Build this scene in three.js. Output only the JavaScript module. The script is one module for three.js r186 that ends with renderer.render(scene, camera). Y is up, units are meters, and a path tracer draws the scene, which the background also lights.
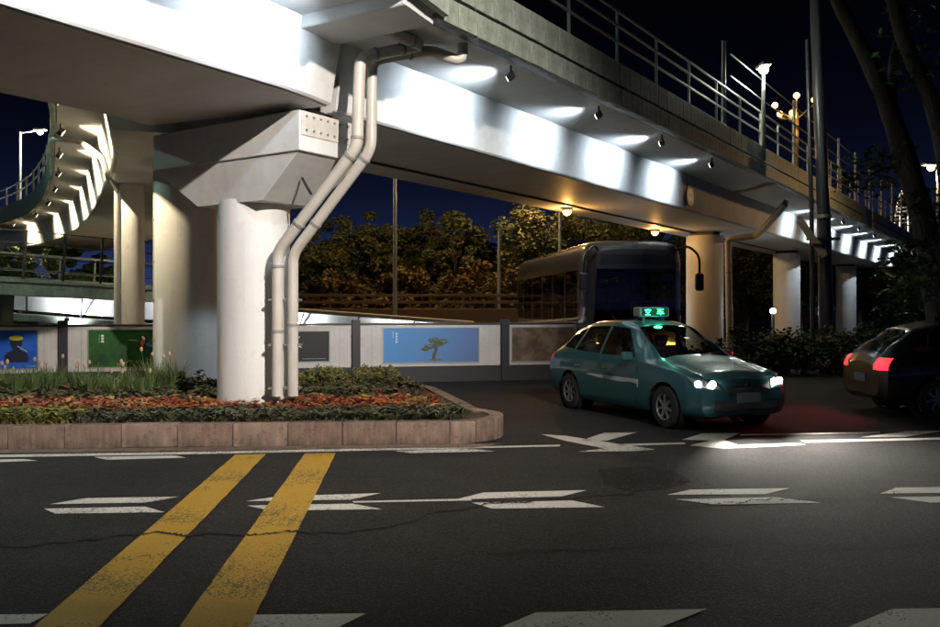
import * as THREE from 'three';
import { mergeGeometries, toCreasedNormals } from 'three/addons/utils/BufferGeometryUtils.js';
import { RoundedBoxGeometry } from 'three/addons/geometries/RoundedBoxGeometry.js';

// ---------------------------------------------------------------- camera, sky, moon, exposure
const scene = new THREE.Scene();
const EYE = 1.8, F = 850, HOR = 308;                       // eye height (m), focal length and horizon of the 940 x 627 photograph
const camera = new THREE.PerspectiveCamera(2 * Math.atan(313.5 / F) * 180 / Math.PI, 940 / 627, 0.1, 4000);
camera.position.set(0, EYE, 0);
camera.lookAt(0, EYE, -10);
camera.setViewOffset(940, 627, 0, 5.5, 940, 627);
scene.add(camera);

const renderer = new THREE.WebGLRenderer();
renderer.toneMapping = THREE.LinearToneMapping;
renderer.toneMappingExposure = 1;
renderer.shadowMap.enabled = true;

let seed = 20417;
const rnd = () => { seed = (seed * 1664525 + 1013904223) >>> 0; return seed / 4294967296; };
const rr = (a, b) => a + (b - a) * rnd();
function hash(x, y) { let h = (x * 374761393 + y * 668265263) | 0; h = Math.imul(h ^ (h >>> 13), 1274126177); return ((h ^ (h >>> 16)) >>> 0) / 4294967296; }
function vnoise(x, y, p) {                                  // value noise that repeats every p cells
  const xi = Math.floor(x), yi = Math.floor(y), fx = x - xi, fy = y - yi, w = v => ((v % p) + p) % p;
  const sx = fx * fx * (3 - 2 * fx), sy = fy * fy * (3 - 2 * fy);
  const a = hash(w(xi), w(yi)), b = hash(w(xi + 1), w(yi)), c = hash(w(xi), w(yi + 1)), d = hash(w(xi + 1), w(yi + 1));
  return a + (b - a) * sx + (c - a) * sy + (a - b - c + d) * sx * sy;
}
const fbm = (u, v, p, o = 4) => { let s = 0, a = .5, t = 0; for (let i = 0; i < o; i++) { s += a * vnoise(u * p, v * p, p); t += a; a *= .5; p *= 2; } return s / t; };

{ // night sky: deep blue air, thin cloud that catches the town's light
  const W = 512, H = 256, data = new Float32Array(W * H * 4);
  for (let j = 0; j < H; j++) for (let i = 0; i < W; i++) {
    const el = ((j + .5) / H - .5) * Math.PI, n = fbm(i / W, j / H * .5, 8, 4);
    const k = Math.exp(-Math.max(el, 0) / .055), c = .55 + .9 * n;
    const o = (j * W + i) * 4;
    data[o] = (.0004 + .036 * k) * c; data[o + 1] = (.0004 + .062 * k) * c; data[o + 2] = (.0014 + .2 * k) * c; data[o + 3] = 1;
  }
  const sky = new THREE.DataTexture(data, W, H, THREE.RGBAFormat, THREE.FloatType);
  sky.mapping = THREE.EquirectangularReflectionMapping; sky.magFilter = sky.minFilter = THREE.LinearFilter; sky.needsUpdate = true;
  scene.background = sky; scene.environment = sky;
}
const moon = new THREE.DirectionalLight(new THREE.Color(.75, .82, 1), .02);
moon.position.set(-40, 60, 25); moon.castShadow = true;
Object.assign(moon.shadow.camera, { left: -80, right: 80, top: 80, bottom: -80, far: 250 });
scene.add(moon, moon.target);

// ---------------------------------------------------------------- helpers
const V = (x, y, z) => new THREE.Vector3(x, y, z);
const at = (px, py, d) => V((px - 470) / F * d, EYE + (HOR - py) / F * d, -d);          // a pixel at a known depth
const onH = (px, py, H = 0) => at(px, py, (EYE - H) * F / (py - HOR));                   // a pixel on the level plane y = H
const taken = {};
function numbered(n) { const k = taken[n] = (taken[n] ?? -1) + 1; return k ? `${n}_${String(k).padStart(3, '0')}` : n; }
function shade(o) { o.castShadow = o.receiveShadow = true; return o; }
function part(name, geo, mat, parent, label) { const m = shade(new THREE.Mesh(geo, mat)); m.name = name; parent.add(m); if (label) m.userData.label = label; return m; }
function thing(name, label, category, pos, group, turn = 0) {
  const g = new THREE.Group(); g.name = numbered(name); g.userData = { label, category }; if (group) g.userData.group = group;
  if (pos) g.position.copy(pos); g.rotation.y = turn; scene.add(g); return g;
}
function structure(name, geo, mat) { const m = shade(geo ? new THREE.Mesh(geo, mat) : new THREE.Group()); m.name = numbered(name); m.userData.kind = 'structure'; scene.add(m); return m; }
const lin = (r, g, b) => new THREE.Color().setRGB(r, g, b);
function tex(size, fn, srgb, rep = 1) {                     // fn(u, v) -> [r, g, b] in 0..1 (sRGB values when srgb)
  const d = new Uint8Array(size * size * 4);
  for (let j = 0; j < size; j++) for (let i = 0; i < size; i++) {
    const c = fn((i + .5) / size, (j + .5) / size), o = (j * size + i) * 4;
    d[o] = c[0] * 255; d[o + 1] = c[1] * 255; d[o + 2] = c[2] * 255; d[o + 3] = 255;
  }
  const t = new THREE.DataTexture(d, size, size); t.wrapS = t.wrapT = THREE.RepeatWrapping; t.magFilter = THREE.LinearFilter; t.minFilter = THREE.LinearMipmapLinearFilter; t.generateMipmaps = true;
  if (srgb) t.colorSpace = THREE.SRGBColorSpace; t.repeat.set(rep, rep); t.needsUpdate = true; return t;
}
const std = (c, roughness = .6, extra = {}) => new THREE.MeshStandardMaterial({ color: c, roughness, ...extra });
const glow = (r, g, b, k) => new THREE.MeshStandardMaterial({ color: 0x222222, emissive: lin(r, g, b), emissiveIntensity: k, roughness: .4 });
const cl = v => Math.min(1, Math.max(0, v));
// box mapped with uv in metres
function box(w, h, d, r = 0) {
  const g = r ? new RoundedBoxGeometry(w, h, d, 2, r) : new THREE.BoxGeometry(w, h, d);
  return uvBox(g);
}
function uvBox(g0) {
  const g = g0.index ? g0.toNonIndexed() : g0, p = g.attributes.position, n = g.attributes.normal, uv = new Float32Array(p.count * 2);
  for (let i = 0; i < p.count; i++) {
    const ax = Math.abs(n.getX(i)), ay = Math.abs(n.getY(i)), az = Math.abs(n.getZ(i)), x = p.getX(i), y = p.getY(i), z = p.getZ(i);
    const c = ay > ax && ay > az ? [x, z] : ax > az ? [z, y] : [x, y]; uv[2 * i] = c[0]; uv[2 * i + 1] = c[1];
  }
  g.setAttribute('uv', new THREE.BufferAttribute(uv, 2)); return g;
}
function rawGeo(pos, uv) {
  const g = new THREE.BufferGeometry(); g.setAttribute('position', new THREE.Float32BufferAttribute(pos, 3));
  g.setAttribute('uv', new THREE.Float32BufferAttribute(uv ?? new Float32Array(pos.length / 3 * 2), 2)); g.computeVertexNormals(); return g;
}
const moved = (g, x, y, z) => g.translate(x, y, z);
function barBetween(a, b, r, sides = 10) {                  // a round bar from a to b
  const d = b.clone().sub(a), g = new THREE.CylinderGeometry(r, r, d.length(), sides);
  g.applyQuaternion(new THREE.Quaternion().setFromUnitVectors(V(0, 1, 0), d.clone().normalize()));
  return g.translate((a.x + b.x) / 2, (a.y + b.y) / 2, (a.z + b.z) / 2);
}
function tube(pts, r, bend = .12, rad = 14) {               // pipe along a polyline with rounded bends
  const path = new THREE.CurvePath(); let prev = pts[0];
  for (let i = 1; i < pts.length - 1; i++) {
    const a = pts[i], din = a.clone().sub(pts[i - 1]), dout = pts[i + 1].clone().sub(a);
    const k = Math.min(bend, din.length() * .45, dout.length() * .45);
    const s = a.clone().addScaledVector(din.normalize(), -k), e = a.clone().addScaledVector(dout.normalize(), k);
    path.add(new THREE.LineCurve3(prev, s)); path.add(new THREE.QuadraticBezierCurve3(s, a.clone(), e)); prev = e;
  }
  path.add(new THREE.LineCurve3(prev, pts[pts.length - 1]));
  const L = path.getLength(); return new THREE.TubeGeometry(path, Math.max(10, Math.round(L / .06)), r, rad, false);
}
function taperTube(pts, r0, r1, seg = 14, rad = 8) {
  const c = new THREE.CatmullRomCurve3(pts), g = new THREE.TubeGeometry(c, seg, 1, rad, false), p = g.attributes.position;
  for (let i = 0; i <= seg; i++) { const o = c.getPointAt(i / seg), r = r0 + (r1 - r0) * i / seg;
    for (let j = 0; j <= rad; j++) { const k = i * (rad + 1) + j; const v = V(p.getX(k), p.getY(k), p.getZ(k)).sub(o).multiplyScalar(r * (1 + .16 * (hash(i * 7 + j, seg) - .5))).add(o); p.setXYZ(k, v.x, v.y, v.z); } }
  g.computeVertexNormals(); return g;
}
function lampSpot(pos, target, color, I, angle, pen, radius, parent = scene) {
  const s = new THREE.SpotLight(color, I, 0, angle, pen, 2); s.position.copy(pos); s.target.position.copy(target);
  s.castShadow = true; s.shadow.radius = radius; parent.add(s, s.target); return s;
}
function lampPoint(pos, color, I, radius, parent = scene) { const s = new THREE.PointLight(color, I, 0, 2); s.position.copy(pos); s.castShadow = true; s.shadow.radius = radius; parent.add(s); return s; }

// ---------------------------------------------------------------- materials
const asphaltMap = tex(1024, (u, v) => { const a = hash(u * 340 | 0, v * 340 | 0), b = fbm(u, v, 256, 2), c = fbm(u, v, 6, 4);
  let g = .12 + .2 * (b - .5) + .05 * (c - .5) + (a > .92 ? .2 * hash(u * 340 | 0, 7 + v * 340 | 0) : 0) - (a < .1 ? .06 : 0); return [cl(g * 1.02), cl(g), cl(g * .985)]; }, true, 1 / 2.4);
const asphaltBump = tex(1024, (u, v) => { const g = .5 + .9 * (fbm(u, v, 200, 2) - .5); return [cl(g), cl(g), cl(g)]; }, false, 1 / 2.4);
const mAsphalt = new THREE.MeshPhysicalMaterial({ map: asphaltMap, bumpMap: asphaltBump, bumpScale: .008, roughness: .88, specularIntensity: .45 });
const paintTex = (r, g, b, wear) => tex(512, (u, v) => { const n = fbm(u, v, 150, 2), c = fbm(u + .3, v, 4, 5), a = hash(u * 512 | 0, v * 512 | 0);
  let k = .92 + .22 * (c - .5) + .1 * (n - .5); const w = cl((n * .62 + c * .62 - wear) * 6) * .7 + (a > .985 ? .3 : 0);
  return [cl(r * k * (1 - w) + .15 * w), cl(g * k * (1 - w) + .145 * w), cl(b * k * (1 - w) + .145 * w)]; }, true, 1 / 1.7);
const mWhitePaint = std(0xffffff, .75, { map: paintTex(.84, .83, .8, .68), bumpMap: asphaltBump, bumpScale: .004 });
const mYellowPaint = std(0xffffff, .75, { map: paintTex(.72, .56, .12, .67), bumpMap: asphaltBump, bumpScale: .004 });
const concTex = (r, g, b, amt, rep) => tex(512, (u, v) => { const c = fbm(u, v, 4, 5), s = fbm(u * 1, v * .12, 24, 3), n = hash(u * 512 | 0, v * 512 | 0);
  const k = 1 + amt * (c - .5) + amt * .7 * (s - .5) + .03 * (n - .5) - (fbm(u + .5, v + .2, 30, 2) > .73 ? amt * .25 : 0); return [cl(r * k), cl(g * k), cl(b * k)]; }, true, rep);
const mWhiteConc = std(0xffffff, .55, { map: concTex(.85, .85, .84, .1, .28), bumpMap: asphaltBump, bumpScale: .001 });
const mCornice = [0, 1, 2].map(i => std(lin(.9 - .08 * i, .92 - .07 * i, .9 - .09 * i), .6, { map: concTex(.66, .69, .65, .3, .4 + .13 * i), bumpMap: asphaltBump, bumpScale: .001 }));
const mKerb = [0, 1, 2, 3].map(i => std(lin(1 - .1 * i, 1 - .11 * i, 1 - .12 * i), .85, { map: concTex(.47, .4, .355, .5, .7 + .2 * i), bumpMap: asphaltBump, bumpScale: .003 }));
const mPipe = std(lin(.72, .7, .66), .4, { map: concTex(.9, .89, .87, .12, 1) });
const mPipeRing = std(lin(.3, .29, .28), .5);
const mSteel = std(lin(.32, .34, .33), .45, { metalness: .6 });
const mRail = std(lin(.3, .31, .3), .45, { metalness: .35 });
const mTar = std(lin(.004, .004, .004), 1);
const mDark = std(lin(.018, .018, .02), .5);
const mBlackPaint = std(lin(.025, .026, .03), .4);
const mSoil = std(0xffffff, 1, { map: concTex(.27, .2, .15, .6, .9), bumpMap: asphaltBump, bumpScale: .02 });
const mGround = std(0xffffff, 1, { map: concTex(.3, .29, .27, .5, .1) });
const mBark = std(0xffffff, 1, { map: concTex(.22, .19, .16, .6, 1.1), bumpMap: asphaltBump, bumpScale: .02 });
const leafMat = (r, g, b) => std(lin(r, g, b), .65, { side: THREE.DoubleSide });
const mLeafDark = leafMat(.05, .075, .02), mLeafMid = leafMat(.075, .1, .025), mLeafWarm = leafMat(.11, .1, .025);

// ---------------------------------------------------------------- ground and road
{ const g = new THREE.PlaneGeometry(3000, 3000).rotateX(-Math.PI / 2); g.attributes.uv.array.forEach((v, i, a) => a[i] = v * 3000); structure('ground', g.translate(0, -.02, 0), mGround); }
const A = .073, cA = Math.cos(A), sA = Math.sin(A);        // the road runs 4.2 degrees off the picture plane
const RU = (u, v, y = 0) => V(u * cA - v * sA, y, -(u * sA + v * cA));
function flat(pts, y, mat, name, parent) {                  // level polygon from world points, uv in metres
  const s = new THREE.Shape(pts.map(p => new THREE.Vector2(p.x, -p.z))), g = new THREE.ShapeGeometry(s); g.rotateX(-Math.PI / 2).translate(0, y, 0);
  const m = shade(new THREE.Mesh(g, mat)); m.name = name; (parent ?? scene).add(m); return m;
}
const road = flat([RU(-70, -14), RU(90, -14), RU(90, 27), RU(-70, 27)], 0, mAsphalt, 'road'); road.userData.kind = 'structure';
const px = (list, extend) => list.map(([x, y]) => onH(x, y));
const marks = structure('road_markings');
const WM = [
  [[50, 504.5], [86, 498.5], [179, 497], [146, 503]], [[44, 509], [145, 507], [165, 512.7], [55, 514]],
  [[246, 501.5], [280, 496.5], [381, 493.5], [350, 500]], [[247, 506], [352, 504], [382, 509.5], [270, 511]],
  [[352, 501.6], [470, 499], [472, 500.8], [354, 503]],
  [[456, 499.8], [484, 492.8], [587, 490.5], [562, 496.7]], [[472, 503], [572, 500.8], [605, 507.5], [492, 509]],
  [[667, 495.2], [690, 490], [790, 488.5], [765, 494.5]], [[675, 499.6], [775, 497.5], [822, 503], [715, 505]],
  [[880, 494], [896, 488], [990, 486.5], [965, 493]], [[890, 497.5], [985, 496.2], [1010, 501], [930, 503]],
  [[-90, 616.5], [48, 614.5], [30, 624], [-110, 628]], [[175, 634], [205, 616], [366, 614], [330, 632]],
  [[488, 633], [536, 613], [707, 609.5], [655, 630]], [[840, 631], [892, 609.5], [1060, 607], [1010, 629]],
  [[-60, 461], [25, 459.3], [38, 461], [-50, 464]], [[94, 457.2], [176, 455.8], [186, 458], [106, 460]],
  [[394, 451.2], [470, 449], [496, 451.6], [412, 453.4]],
  [[-40, 455.6], [230, 451.4], [440, 447.5], [560, 445], [560, 446.6], [440, 449.4], [230, 453.8], [-40, 458.2]],
  [[541, 434.5], [566, 436], [656, 449.8], [634, 451.4], [578, 452], [604, 448.6], [566, 441.2]], [[580, 441], [604, 433], [637, 432.6], [606, 441]],
  [[616, 444.4], [684, 442.7], [686, 444.3], [622, 446.2]],
  [[682, 440], [702, 433.6], [740, 433.2], [724, 440.2], [738, 445], [800, 443], [806, 445.2], [724, 449.2], [690, 445.5], [712, 440.6]],
  [[740, 434.4], [880, 432], [880, 433.2], [740, 435.8]], [[800, 440.5], [960, 437.5], [960, 439.3], [805, 443]],
  [[860, 437.5], [905, 431.5], [945, 431], [905, 437]],
];
for (const m of WM) { const p = px(m); part('white_marking', flat(p, .004, mWhitePaint, 'x').geometry, mWhitePaint, marks); scene.remove(scene.children[scene.children.length - 1]); }
const ext = (a, b, k) => a.clone().lerp(b, k);
for (const [l0, l1, r0, r1] of [[[35, 627], [235, 455.3], [100, 627], [266, 454.6]], [[180, 627], [305, 454], [250, 627], [336, 453.4]]]) {
  const [a, b, c, d] = [l0, l1, r0, r1].map(q => onH(...q));
  const a2 = ext(b, a, 1.25), c2 = ext(d, c, 1.25), left = [], right = [];
  for (let i = 0; i <= 40; i++) { const k = i / 40; left.push(a2.clone().lerp(b, k).add(V(rr(-.004, .004), 0, 0))); right.push(c2.clone().lerp(d, k).add(V(rr(-.004, .004), 0, 0))); }
  const m = flat([...left, ...right.reverse()], .008, mYellowPaint, 'yellow_marking'); marks.add(m);
}
{ const pm = flat([[598, 470], [640, 466], [676, 472], [690, 481], [668, 489], [630, 492], [604, 484]].map(q => onH(...q)), .004, new THREE.MeshPhysicalMaterial({ map: asphaltMap, bumpMap: asphaltBump, bumpScale: .012, roughness: .95, specularIntensity: .3 }), 'asphalt_patch', marks); }
// cracks in the road: tarry seams that wander across the lanes
function crack(list, w) {
  const c = new THREE.CatmullRomCurve3(list.map(q => onH(...q))), n = list.length * 26, L = [], R = [];
  for (let i = 0; i <= n; i++) { const p = c.getPoint(i / n), k = w * 1.6 * (.35 + 1.1 * rnd()), off = rr(-.02, .02) + .22 * (fbm(i / n * 3.7 + w, w * 31, 16, 4) - .5); L.push(V(p.x, 0, p.z + k / 2 + off)); R.push(V(p.x, 0, p.z - k / 2 + off)); }
  return flat([...L, ...R.reverse()], .0115, mTar, 'crack', marks);
}
crack([[-20, 552], [0, 548.5], [40, 546], [80, 541], [130, 535], [190, 535.5], [240, 536], [300, 534], [345, 532], [400, 525], [430, 515], [470, 508.5], [530, 502], [590, 496], [630, 494], [640, 484], [628, 476], [650, 470]], .03);
crack([[655, 508], [700, 507], [740, 503], [800, 499.5], [860, 499], [900, 494]], .02);
crack([[470, 556], [540, 552], [620, 548], [700, 541], [780, 547], [860, 546], [940, 541]], .018);
crack([[640, 484], [665, 481], [690, 480], [720, 475], [800, 474]], .016);
crack([[100, 563], [150, 558], [200, 556], [230, 553]], .01);

// ---------------------------------------------------------------- planted island with kerb stones
const islandPath = (() => { const s = new THREE.Path(); s.moveTo(-26, 11.22); s.lineTo(.55, 11.22); s.absarc(.55, 12.02, .8, -Math.PI / 2, Math.PI * .28, false); s.lineTo(.5, 16.2); s.lineTo(-.4, 18.4); s.lineTo(-26, 18.4); return s; })();
{
  const kerb = structure('kerb'); const L = islandPath.getLength(), KH = .3;
  const pieces = (s0, s1) => { // one kerb stone following the outline between two arc lengths
    const n = 3, o = [], i_ = [];
    for (let k = 0; k <= n; k++) { const t = (s0 + (s1 - s0) * k / n) / L, p = islandPath.getPointAt(t), q = islandPath.getTangentAt(t); o.push(RU(p.x, p.y)); i_.push(RU(p.x - q.y * .2, p.y + q.x * .2)); }
    const sh = new THREE.Shape([...o, ...i_.reverse()].map(p => new THREE.Vector2(p.x, -p.z)));
    return uvBox(new THREE.ExtrudeGeometry(sh, { depth: KH - .02, bevelEnabled: true, bevelThickness: .01, bevelSize: .008, bevelOffset: -.008, bevelSegments: 1 }).rotateX(-Math.PI / 2).translate(0, .01, 0));
  };
  let s = 16, i = 0;
  while (s < L - 24) { const w = s > 26.4 && s < 29 ? .36 : .705; const g = pieces(s + .005, s + w - .005).translate(0, rr(-.006, .006), 0); part('kerb_stone', g, mKerb[(i * 7 + (hash(i, 3) * 9 | 0)) % 4], kerb); s += w; i++; }
  const pts = islandPath.getSpacedPoints(160).map(p => RU(p.x, p.y));
  const sg = new THREE.Shape(islandPath.getSpacedPoints(160).map(p => new THREE.Vector2(RU(p.x, p.y).x, -RU(p.x, p.y).z)));
  structure('planting_bed', new THREE.ShapeGeometry(sg).rotateX(-Math.PI / 2).translate(0, .27, 0), mSoil);
  // gutter strip of concrete at the foot of the kerb
  const gut = flat([RU(-26, 10.92), RU(.9, 10.92), RU(1.25, 11.2), RU(.5, 11.22), RU(-26, 11.22)], .004, mKerb[2], 'gutter'); gut.userData.kind = 'structure';
}

// ---------------------------------------------------------------- flyover: sweep of a box-girder section
const Dv = { x: .556, d: .831 };
function pathFrom(list, n) { const c = new THREE.CatmullRomCurve3(list.map(([x, d]) => V(x, 0, -d)), false, 'centripetal'); return c.getSpacedPoints(n); }
const sideN = (pts, i) => { const a = pts[Math.max(0, i - 1)], b = pts[Math.min(pts.length - 1, i + 1)], t = b.clone().sub(a).normalize(); return V(-t.z, 0, t.x); }; // to the right of travel
function sweep(pts, sec, closed = true) {                   // sec: [offset, height] list; crisp across, smooth along
  const pos = [], nor = [], uv = []; let s = 0; const S = [0]; for (let i = 1; i < pts.length; i++) S.push(s += pts[i].distanceTo(pts[i - 1]));
  const N = pts.map((_, i) => sideN(pts, i)); let w = 0;
  for (let k = 0; k < sec.length - (closed ? 0 : 1); k++) {
    const [o0, h0] = sec[k], [o1, h1] = sec[(k + 1) % sec.length], len = Math.hypot(o1 - o0, h1 - h0);
    for (let i = 0; i < pts.length - 1; i++) {
      const q = (j, o, h) => pts[j].clone().addScaledVector(N[j], o).setY(h), nn = j => { const v = N[j].clone().multiplyScalar(-(h1 - h0) / len); v.y = (o1 - o0) / len; return v.negate(); };
      const a = q(i, o0, h0), b = q(i + 1, o0, h0), c = q(i + 1, o1, h1), d = q(i, o1, h1);
      for (const [v, j, t] of [[a, i, w], [b, i + 1, w], [c, i + 1, w + len], [a, i, w], [c, i + 1, w + len], [d, i, w + len]]) { pos.push(v.x, v.y, v.z); const m = nn(j); nor.push(m.x, m.y, m.z); uv.push(S[j], t); }
    }
    w += len;
  }
  if (closed) for (const e of [0, pts.length - 1]) { const tri = THREE.ShapeUtils.triangulateShape(sec.map(p => new THREE.Vector2(...p)), []); const t = pts[e].clone().sub(pts[e ? e - 1 : 1]).normalize();
    for (const f of tri) for (const k of f) { const v = pts[e].clone().addScaledVector(N[e], sec[k][0]).setY(sec[k][1]); pos.push(v.x, v.y, v.z); nor.push(t.x, t.y, t.z); uv.push(sec[k][0], sec[k][1]); } }
  const g = new THREE.BufferGeometry(); g.setAttribute('position', new THREE.Float32BufferAttribute(pos, 3)); g.setAttribute('normal', new THREE.Float32BufferAttribute(nor, 3)); g.setAttribute('uv', new THREE.Float32BufferAttribute(uv, 2)); return g;
}
const HS = 4.65, HJ = 5.6;
const GIRDER = [[-1.65, HS], [1.65, HS], [1.68, HS + .03], [1.85, HJ], [-1.85, HJ], [-1.68, HS + .03]];
const SLAB = [[-1.84, HJ + .003], [1.84, HJ + .003], [3.38, 5.74], [3.38, 5.98], [-3.38, 5.98], [-3.38, 5.74]];
function offsetPath(pts, o) { return pts.map((p, i) => p.clone().addScaledVector(sideN(pts, i), o)); }
function arcPoint(pts, s) { let acc = 0; for (let i = 1; i < pts.length; i++) { const l = pts[i].distanceTo(pts[i - 1]); if (acc + l >= s) { const k = (s - acc) / l; return { p: pts[i - 1].clone().lerp(pts[i], k), t: pts[i].clone().sub(pts[i - 1]).normalize() }; } acc += l; } const n = pts.length; return { p: pts[n - 1].clone(), t: pts[n - 1].clone().sub(pts[n - 2]).normalize() }; }
const pathLen = pts => pts.reduce((a, p, i) => i ? a + p.distanceTo(pts[i - 1]) : 0, 0);
const orient = (g, t, p) => { const m = new THREE.Matrix4().makeBasis(t, V(0, 1, 0), V(-t.z, 0, t.x)); m.setPosition(p); return g.applyMatrix4(m); };   // local x along the deck, z outwards to the right

// main span: straight, off to the right
const C0 = { x: -2.82, d: 14.02 };
const CL = t => V(C0.x + Dv.x * t, 0, -(C0.d + Dv.d * t));
const mainPts = []; for (let i = 0; i <= 60; i++) mainPts.push(CL(-.95 + i * 2));
const flyover = thing('flyover_span', 'long white box-girder flyover span on round columns with panelled parapet', 'bridge');
const girderMain = part('box_girder', sweep(mainPts, GIRDER), mWhiteConc, flyover);
part('deck_slab', sweep(mainPts, SLAB), mWhiteConc, flyover);
{ // soffit plates under the girder
  part('soffit_panel', sweep(mainPts, [[-1.6, HS - .012], [1.6, HS - .012], [1.6, HS - .002], [-1.6, HS - .002]]), mWhiteConc, flyover);
  part('cable_tray', sweep(mainPts.slice(0, 20), [[-.62, HS - .055], [-.56, HS - .055], [-.56, HS - .014], [-.62, HS - .014]]), mDark, flyover);
}
const edgeR = offsetPath(mainPts, 3.38), lenR = pathLen(edgeR);
{ // parapet cladding: two rows of panels with a dark groove between, real joints between panels
  part('parapet_wall', sweep(mainPts, [[3.2, 5.7], [3.4, 5.7], [3.4, 6.5], [3.2, 6.5]]), mBlackPaint, flyover);
  const lo = box(.482, .34, .1, .008), up = box(.482, .43, .07, .008);
  for (let s = .25, i = 0; s < 34; s += .5, i++) {
    const { p, t } = arcPoint(edgeR, s);
    const a = part('cornice_panel', lo, mCornice[(hash(i, 1) * 3) | 0], flyover), b = part('cornice_panel', up, mCornice[(hash(i, 2) * 3) | 0], flyover);
    for (const [m, y, o] of [[a, 5.83, .075], [b, 6.285, .058]]) { m.matrixAutoUpdate = true; const mm = new THREE.Matrix4().makeBasis(t, V(0, 1, 0), V(-t.z, 0, t.x)); mm.setPosition(p.clone().addScaledVector(V(-t.z, 0, t.x), o + .004 * hash(i, 5)).setY(y + .006 * (hash(i, 9) - .5))); mm.decompose(m.position, m.quaternion, m.scale); }
  }
  const far = mainPts.slice(18);
  part('cornice_panel', sweep(far, [[3.405, 5.66], [3.5, 5.66], [3.5, 6.0], [3.405, 6.0]]), mCornice[1], flyover);
  part('cornice_panel', sweep(far, [[3.405, 6.07], [3.47, 6.07], [3.47, 6.5], [3.405, 6.5]]), mCornice[2], flyover);
  part('parapet_wall', sweep(mainPts, [[-3.4, 5.7], [-3.2, 5.7], [-3.2, 6.5], [-3.4, 6.5]]), mCornice[2], flyover);
  // railing
  const post = box(.05, 1.12, .05, .006), tall = new THREE.CylinderGeometry(.055, .065, 2.6, 8), railLine = o => offsetPath(mainPts, 3.3);
  for (let s = .1, i = 0; s < 60; s += 2.05, i++) { const { p, t } = arcPoint(edgeR, s); const m = part('rail_post', post, mRail, flyover); m.position.copy(p.clone().addScaledVector(V(-t.z, 0, t.x), -.08)).setY(7.06); m.rotation.y = Math.atan2(-t.z, t.x); }
  for (const h of [7.0, 7.32, 7.6]) part('rail', sweep(mainPts, [[3.28, h - .02], [3.32, h - .02], [3.32, h + .02], [3.28, h + .02]]), mRail, flyover);
  for (let s = 13.4, i = 0; s < 62; s += 3.9, i++) { const { p, t } = arcPoint(edgeR, s); const m = part('fence_post', tall, mSteel, flyover); m.position.copy(p.clone().addScaledVector(V(-t.z, 0, t.x), -.2)).setY(7.6); }
  for (const h of [8.1, 8.7]) part('fence_wire', sweep(mainPts.slice(7, 32), [[3.17, h - .012], [3.2, h - .012], [3.2, h + .012], [3.17, h + .012]]), mSteel, flyover);
  for (let s = 12, i = 0; s < 16; s += 1.9, i++) { // low box hedges in planters, pale slatted boxes behind the railing
  }
}
// near span over the left of the picture, curving towards the camera
const nearEdge = pathFrom([[-13.6, -7], [-9.4, 0], [-7.4, 3.2], [-5.55, 6.1], [-4.4, 7.95], [-3.58, 9.24], [-2.84, 10.35], [-2.36, 11.1], [-2.02, 11.85], [-1.98, 11.95]], 44);
const nearPts = offsetPath(nearEdge, -1.65);
const nearSpan = thing('flyover_span', 'white box-girder flyover span passing overhead, ending on the flared pier cap', 'bridge');
part('box_girder', sweep(nearPts, GIRDER), mWhiteConc, nearSpan);
part('soffit_panel', sweep(nearPts, [[-1.6, HS - .012], [1.6, HS - .012], [1.6, HS - .002], [-1.6, HS - .002]]), mWhiteConc, nearSpan);
part('deck_slab', sweep(nearPts, SLAB), mWhiteConc, nearSpan);
part('parapet_wall', sweep(nearPts, [[3.4, 5.66], [3.5, 5.66], [3.5, 6.5], [3.2, 6.5], [3.2, 5.99], [3.4, 5.99]]), mCornice[0], nearSpan);
part('parapet_wall', sweep(nearPts, [[-3.5, 5.66], [-3.4, 5.66], [-3.4, 6.5], [-3.5, 6.5]]), mCornice[0], nearSpan);
{ // end block under the cantilever beside the joint
  const e = nearPts.length - 1, t = nearPts[e].clone().sub(nearPts[e - 1]).normalize(), n = V(-t.z, 0, t.x);
  const sec = new THREE.Shape([[0, .16], [1.5, .26], [1.5, .46], [0, .36]].map(q => new THREE.Vector2(...q)));
  const g = uvBox(new THREE.ExtrudeGeometry(sec, { depth: .8, bevelEnabled: true, bevelSize: .02, bevelThickness: .02, bevelSegments: 1 }));
  const z = n.clone().cross(V(0, 1, 0)), m = new THREE.Matrix4().makeBasis(n, V(0, 1, 0), z); m.setPosition(nearPts[e].clone().addScaledVector(n, 1.79).addScaledVector(t, z.dot(t) < 0 ? -.1 : -.95).setY(5.3));
  part('end_block', g.applyMatrix4(m), mWhiteConc, nearSpan);
}

// branch ramp leaving to the left
const branchEdge = pathFrom([[-5.75, 13.6], [-6.95, 16.6], [-8.85, 20.5], [-11.6, 26], [-14.9, 31.9], [-18.6, 37.3], [-25, 44], [-34, 50]], 50);
const branchPts = offsetPath(branchEdge, 1.65);
const ramp = thing('ramp_span', 'curved white ramp sweeping away behind the slender column, underside floodlit', 'bridge');
const GB = GIRDER.map(([a, b]) => [a, b + .02]);
part('box_girder', sweep(branchPts, GB), mWhiteConc, ramp);
part('soffit_panel', sweep(branchPts, [[-1.6, HS + .008], [1.6, HS + .008], [1.6, HS + .018], [-1.6, HS + .018]]), mWhiteConc, ramp);
part('deck_slab', sweep(branchPts, SLAB.map(([a, b]) => [Math.abs(a) > 3 ? Math.sign(a) * 2.68 : a, b + .02])), mWhiteConc, ramp);
part('parapet_wall', sweep(branchPts, [[-2.8, 5.66], [-2.7, 5.66], [-2.7, 6.4], [-2.8, 6.4]]), mCornice[1], ramp);
part('parapet_wall', sweep(branchPts, [[2.7, 5.66], [2.8, 5.66], [2.8, 6.4], [2.7, 6.4]]), mCornice[1], ramp);
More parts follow.
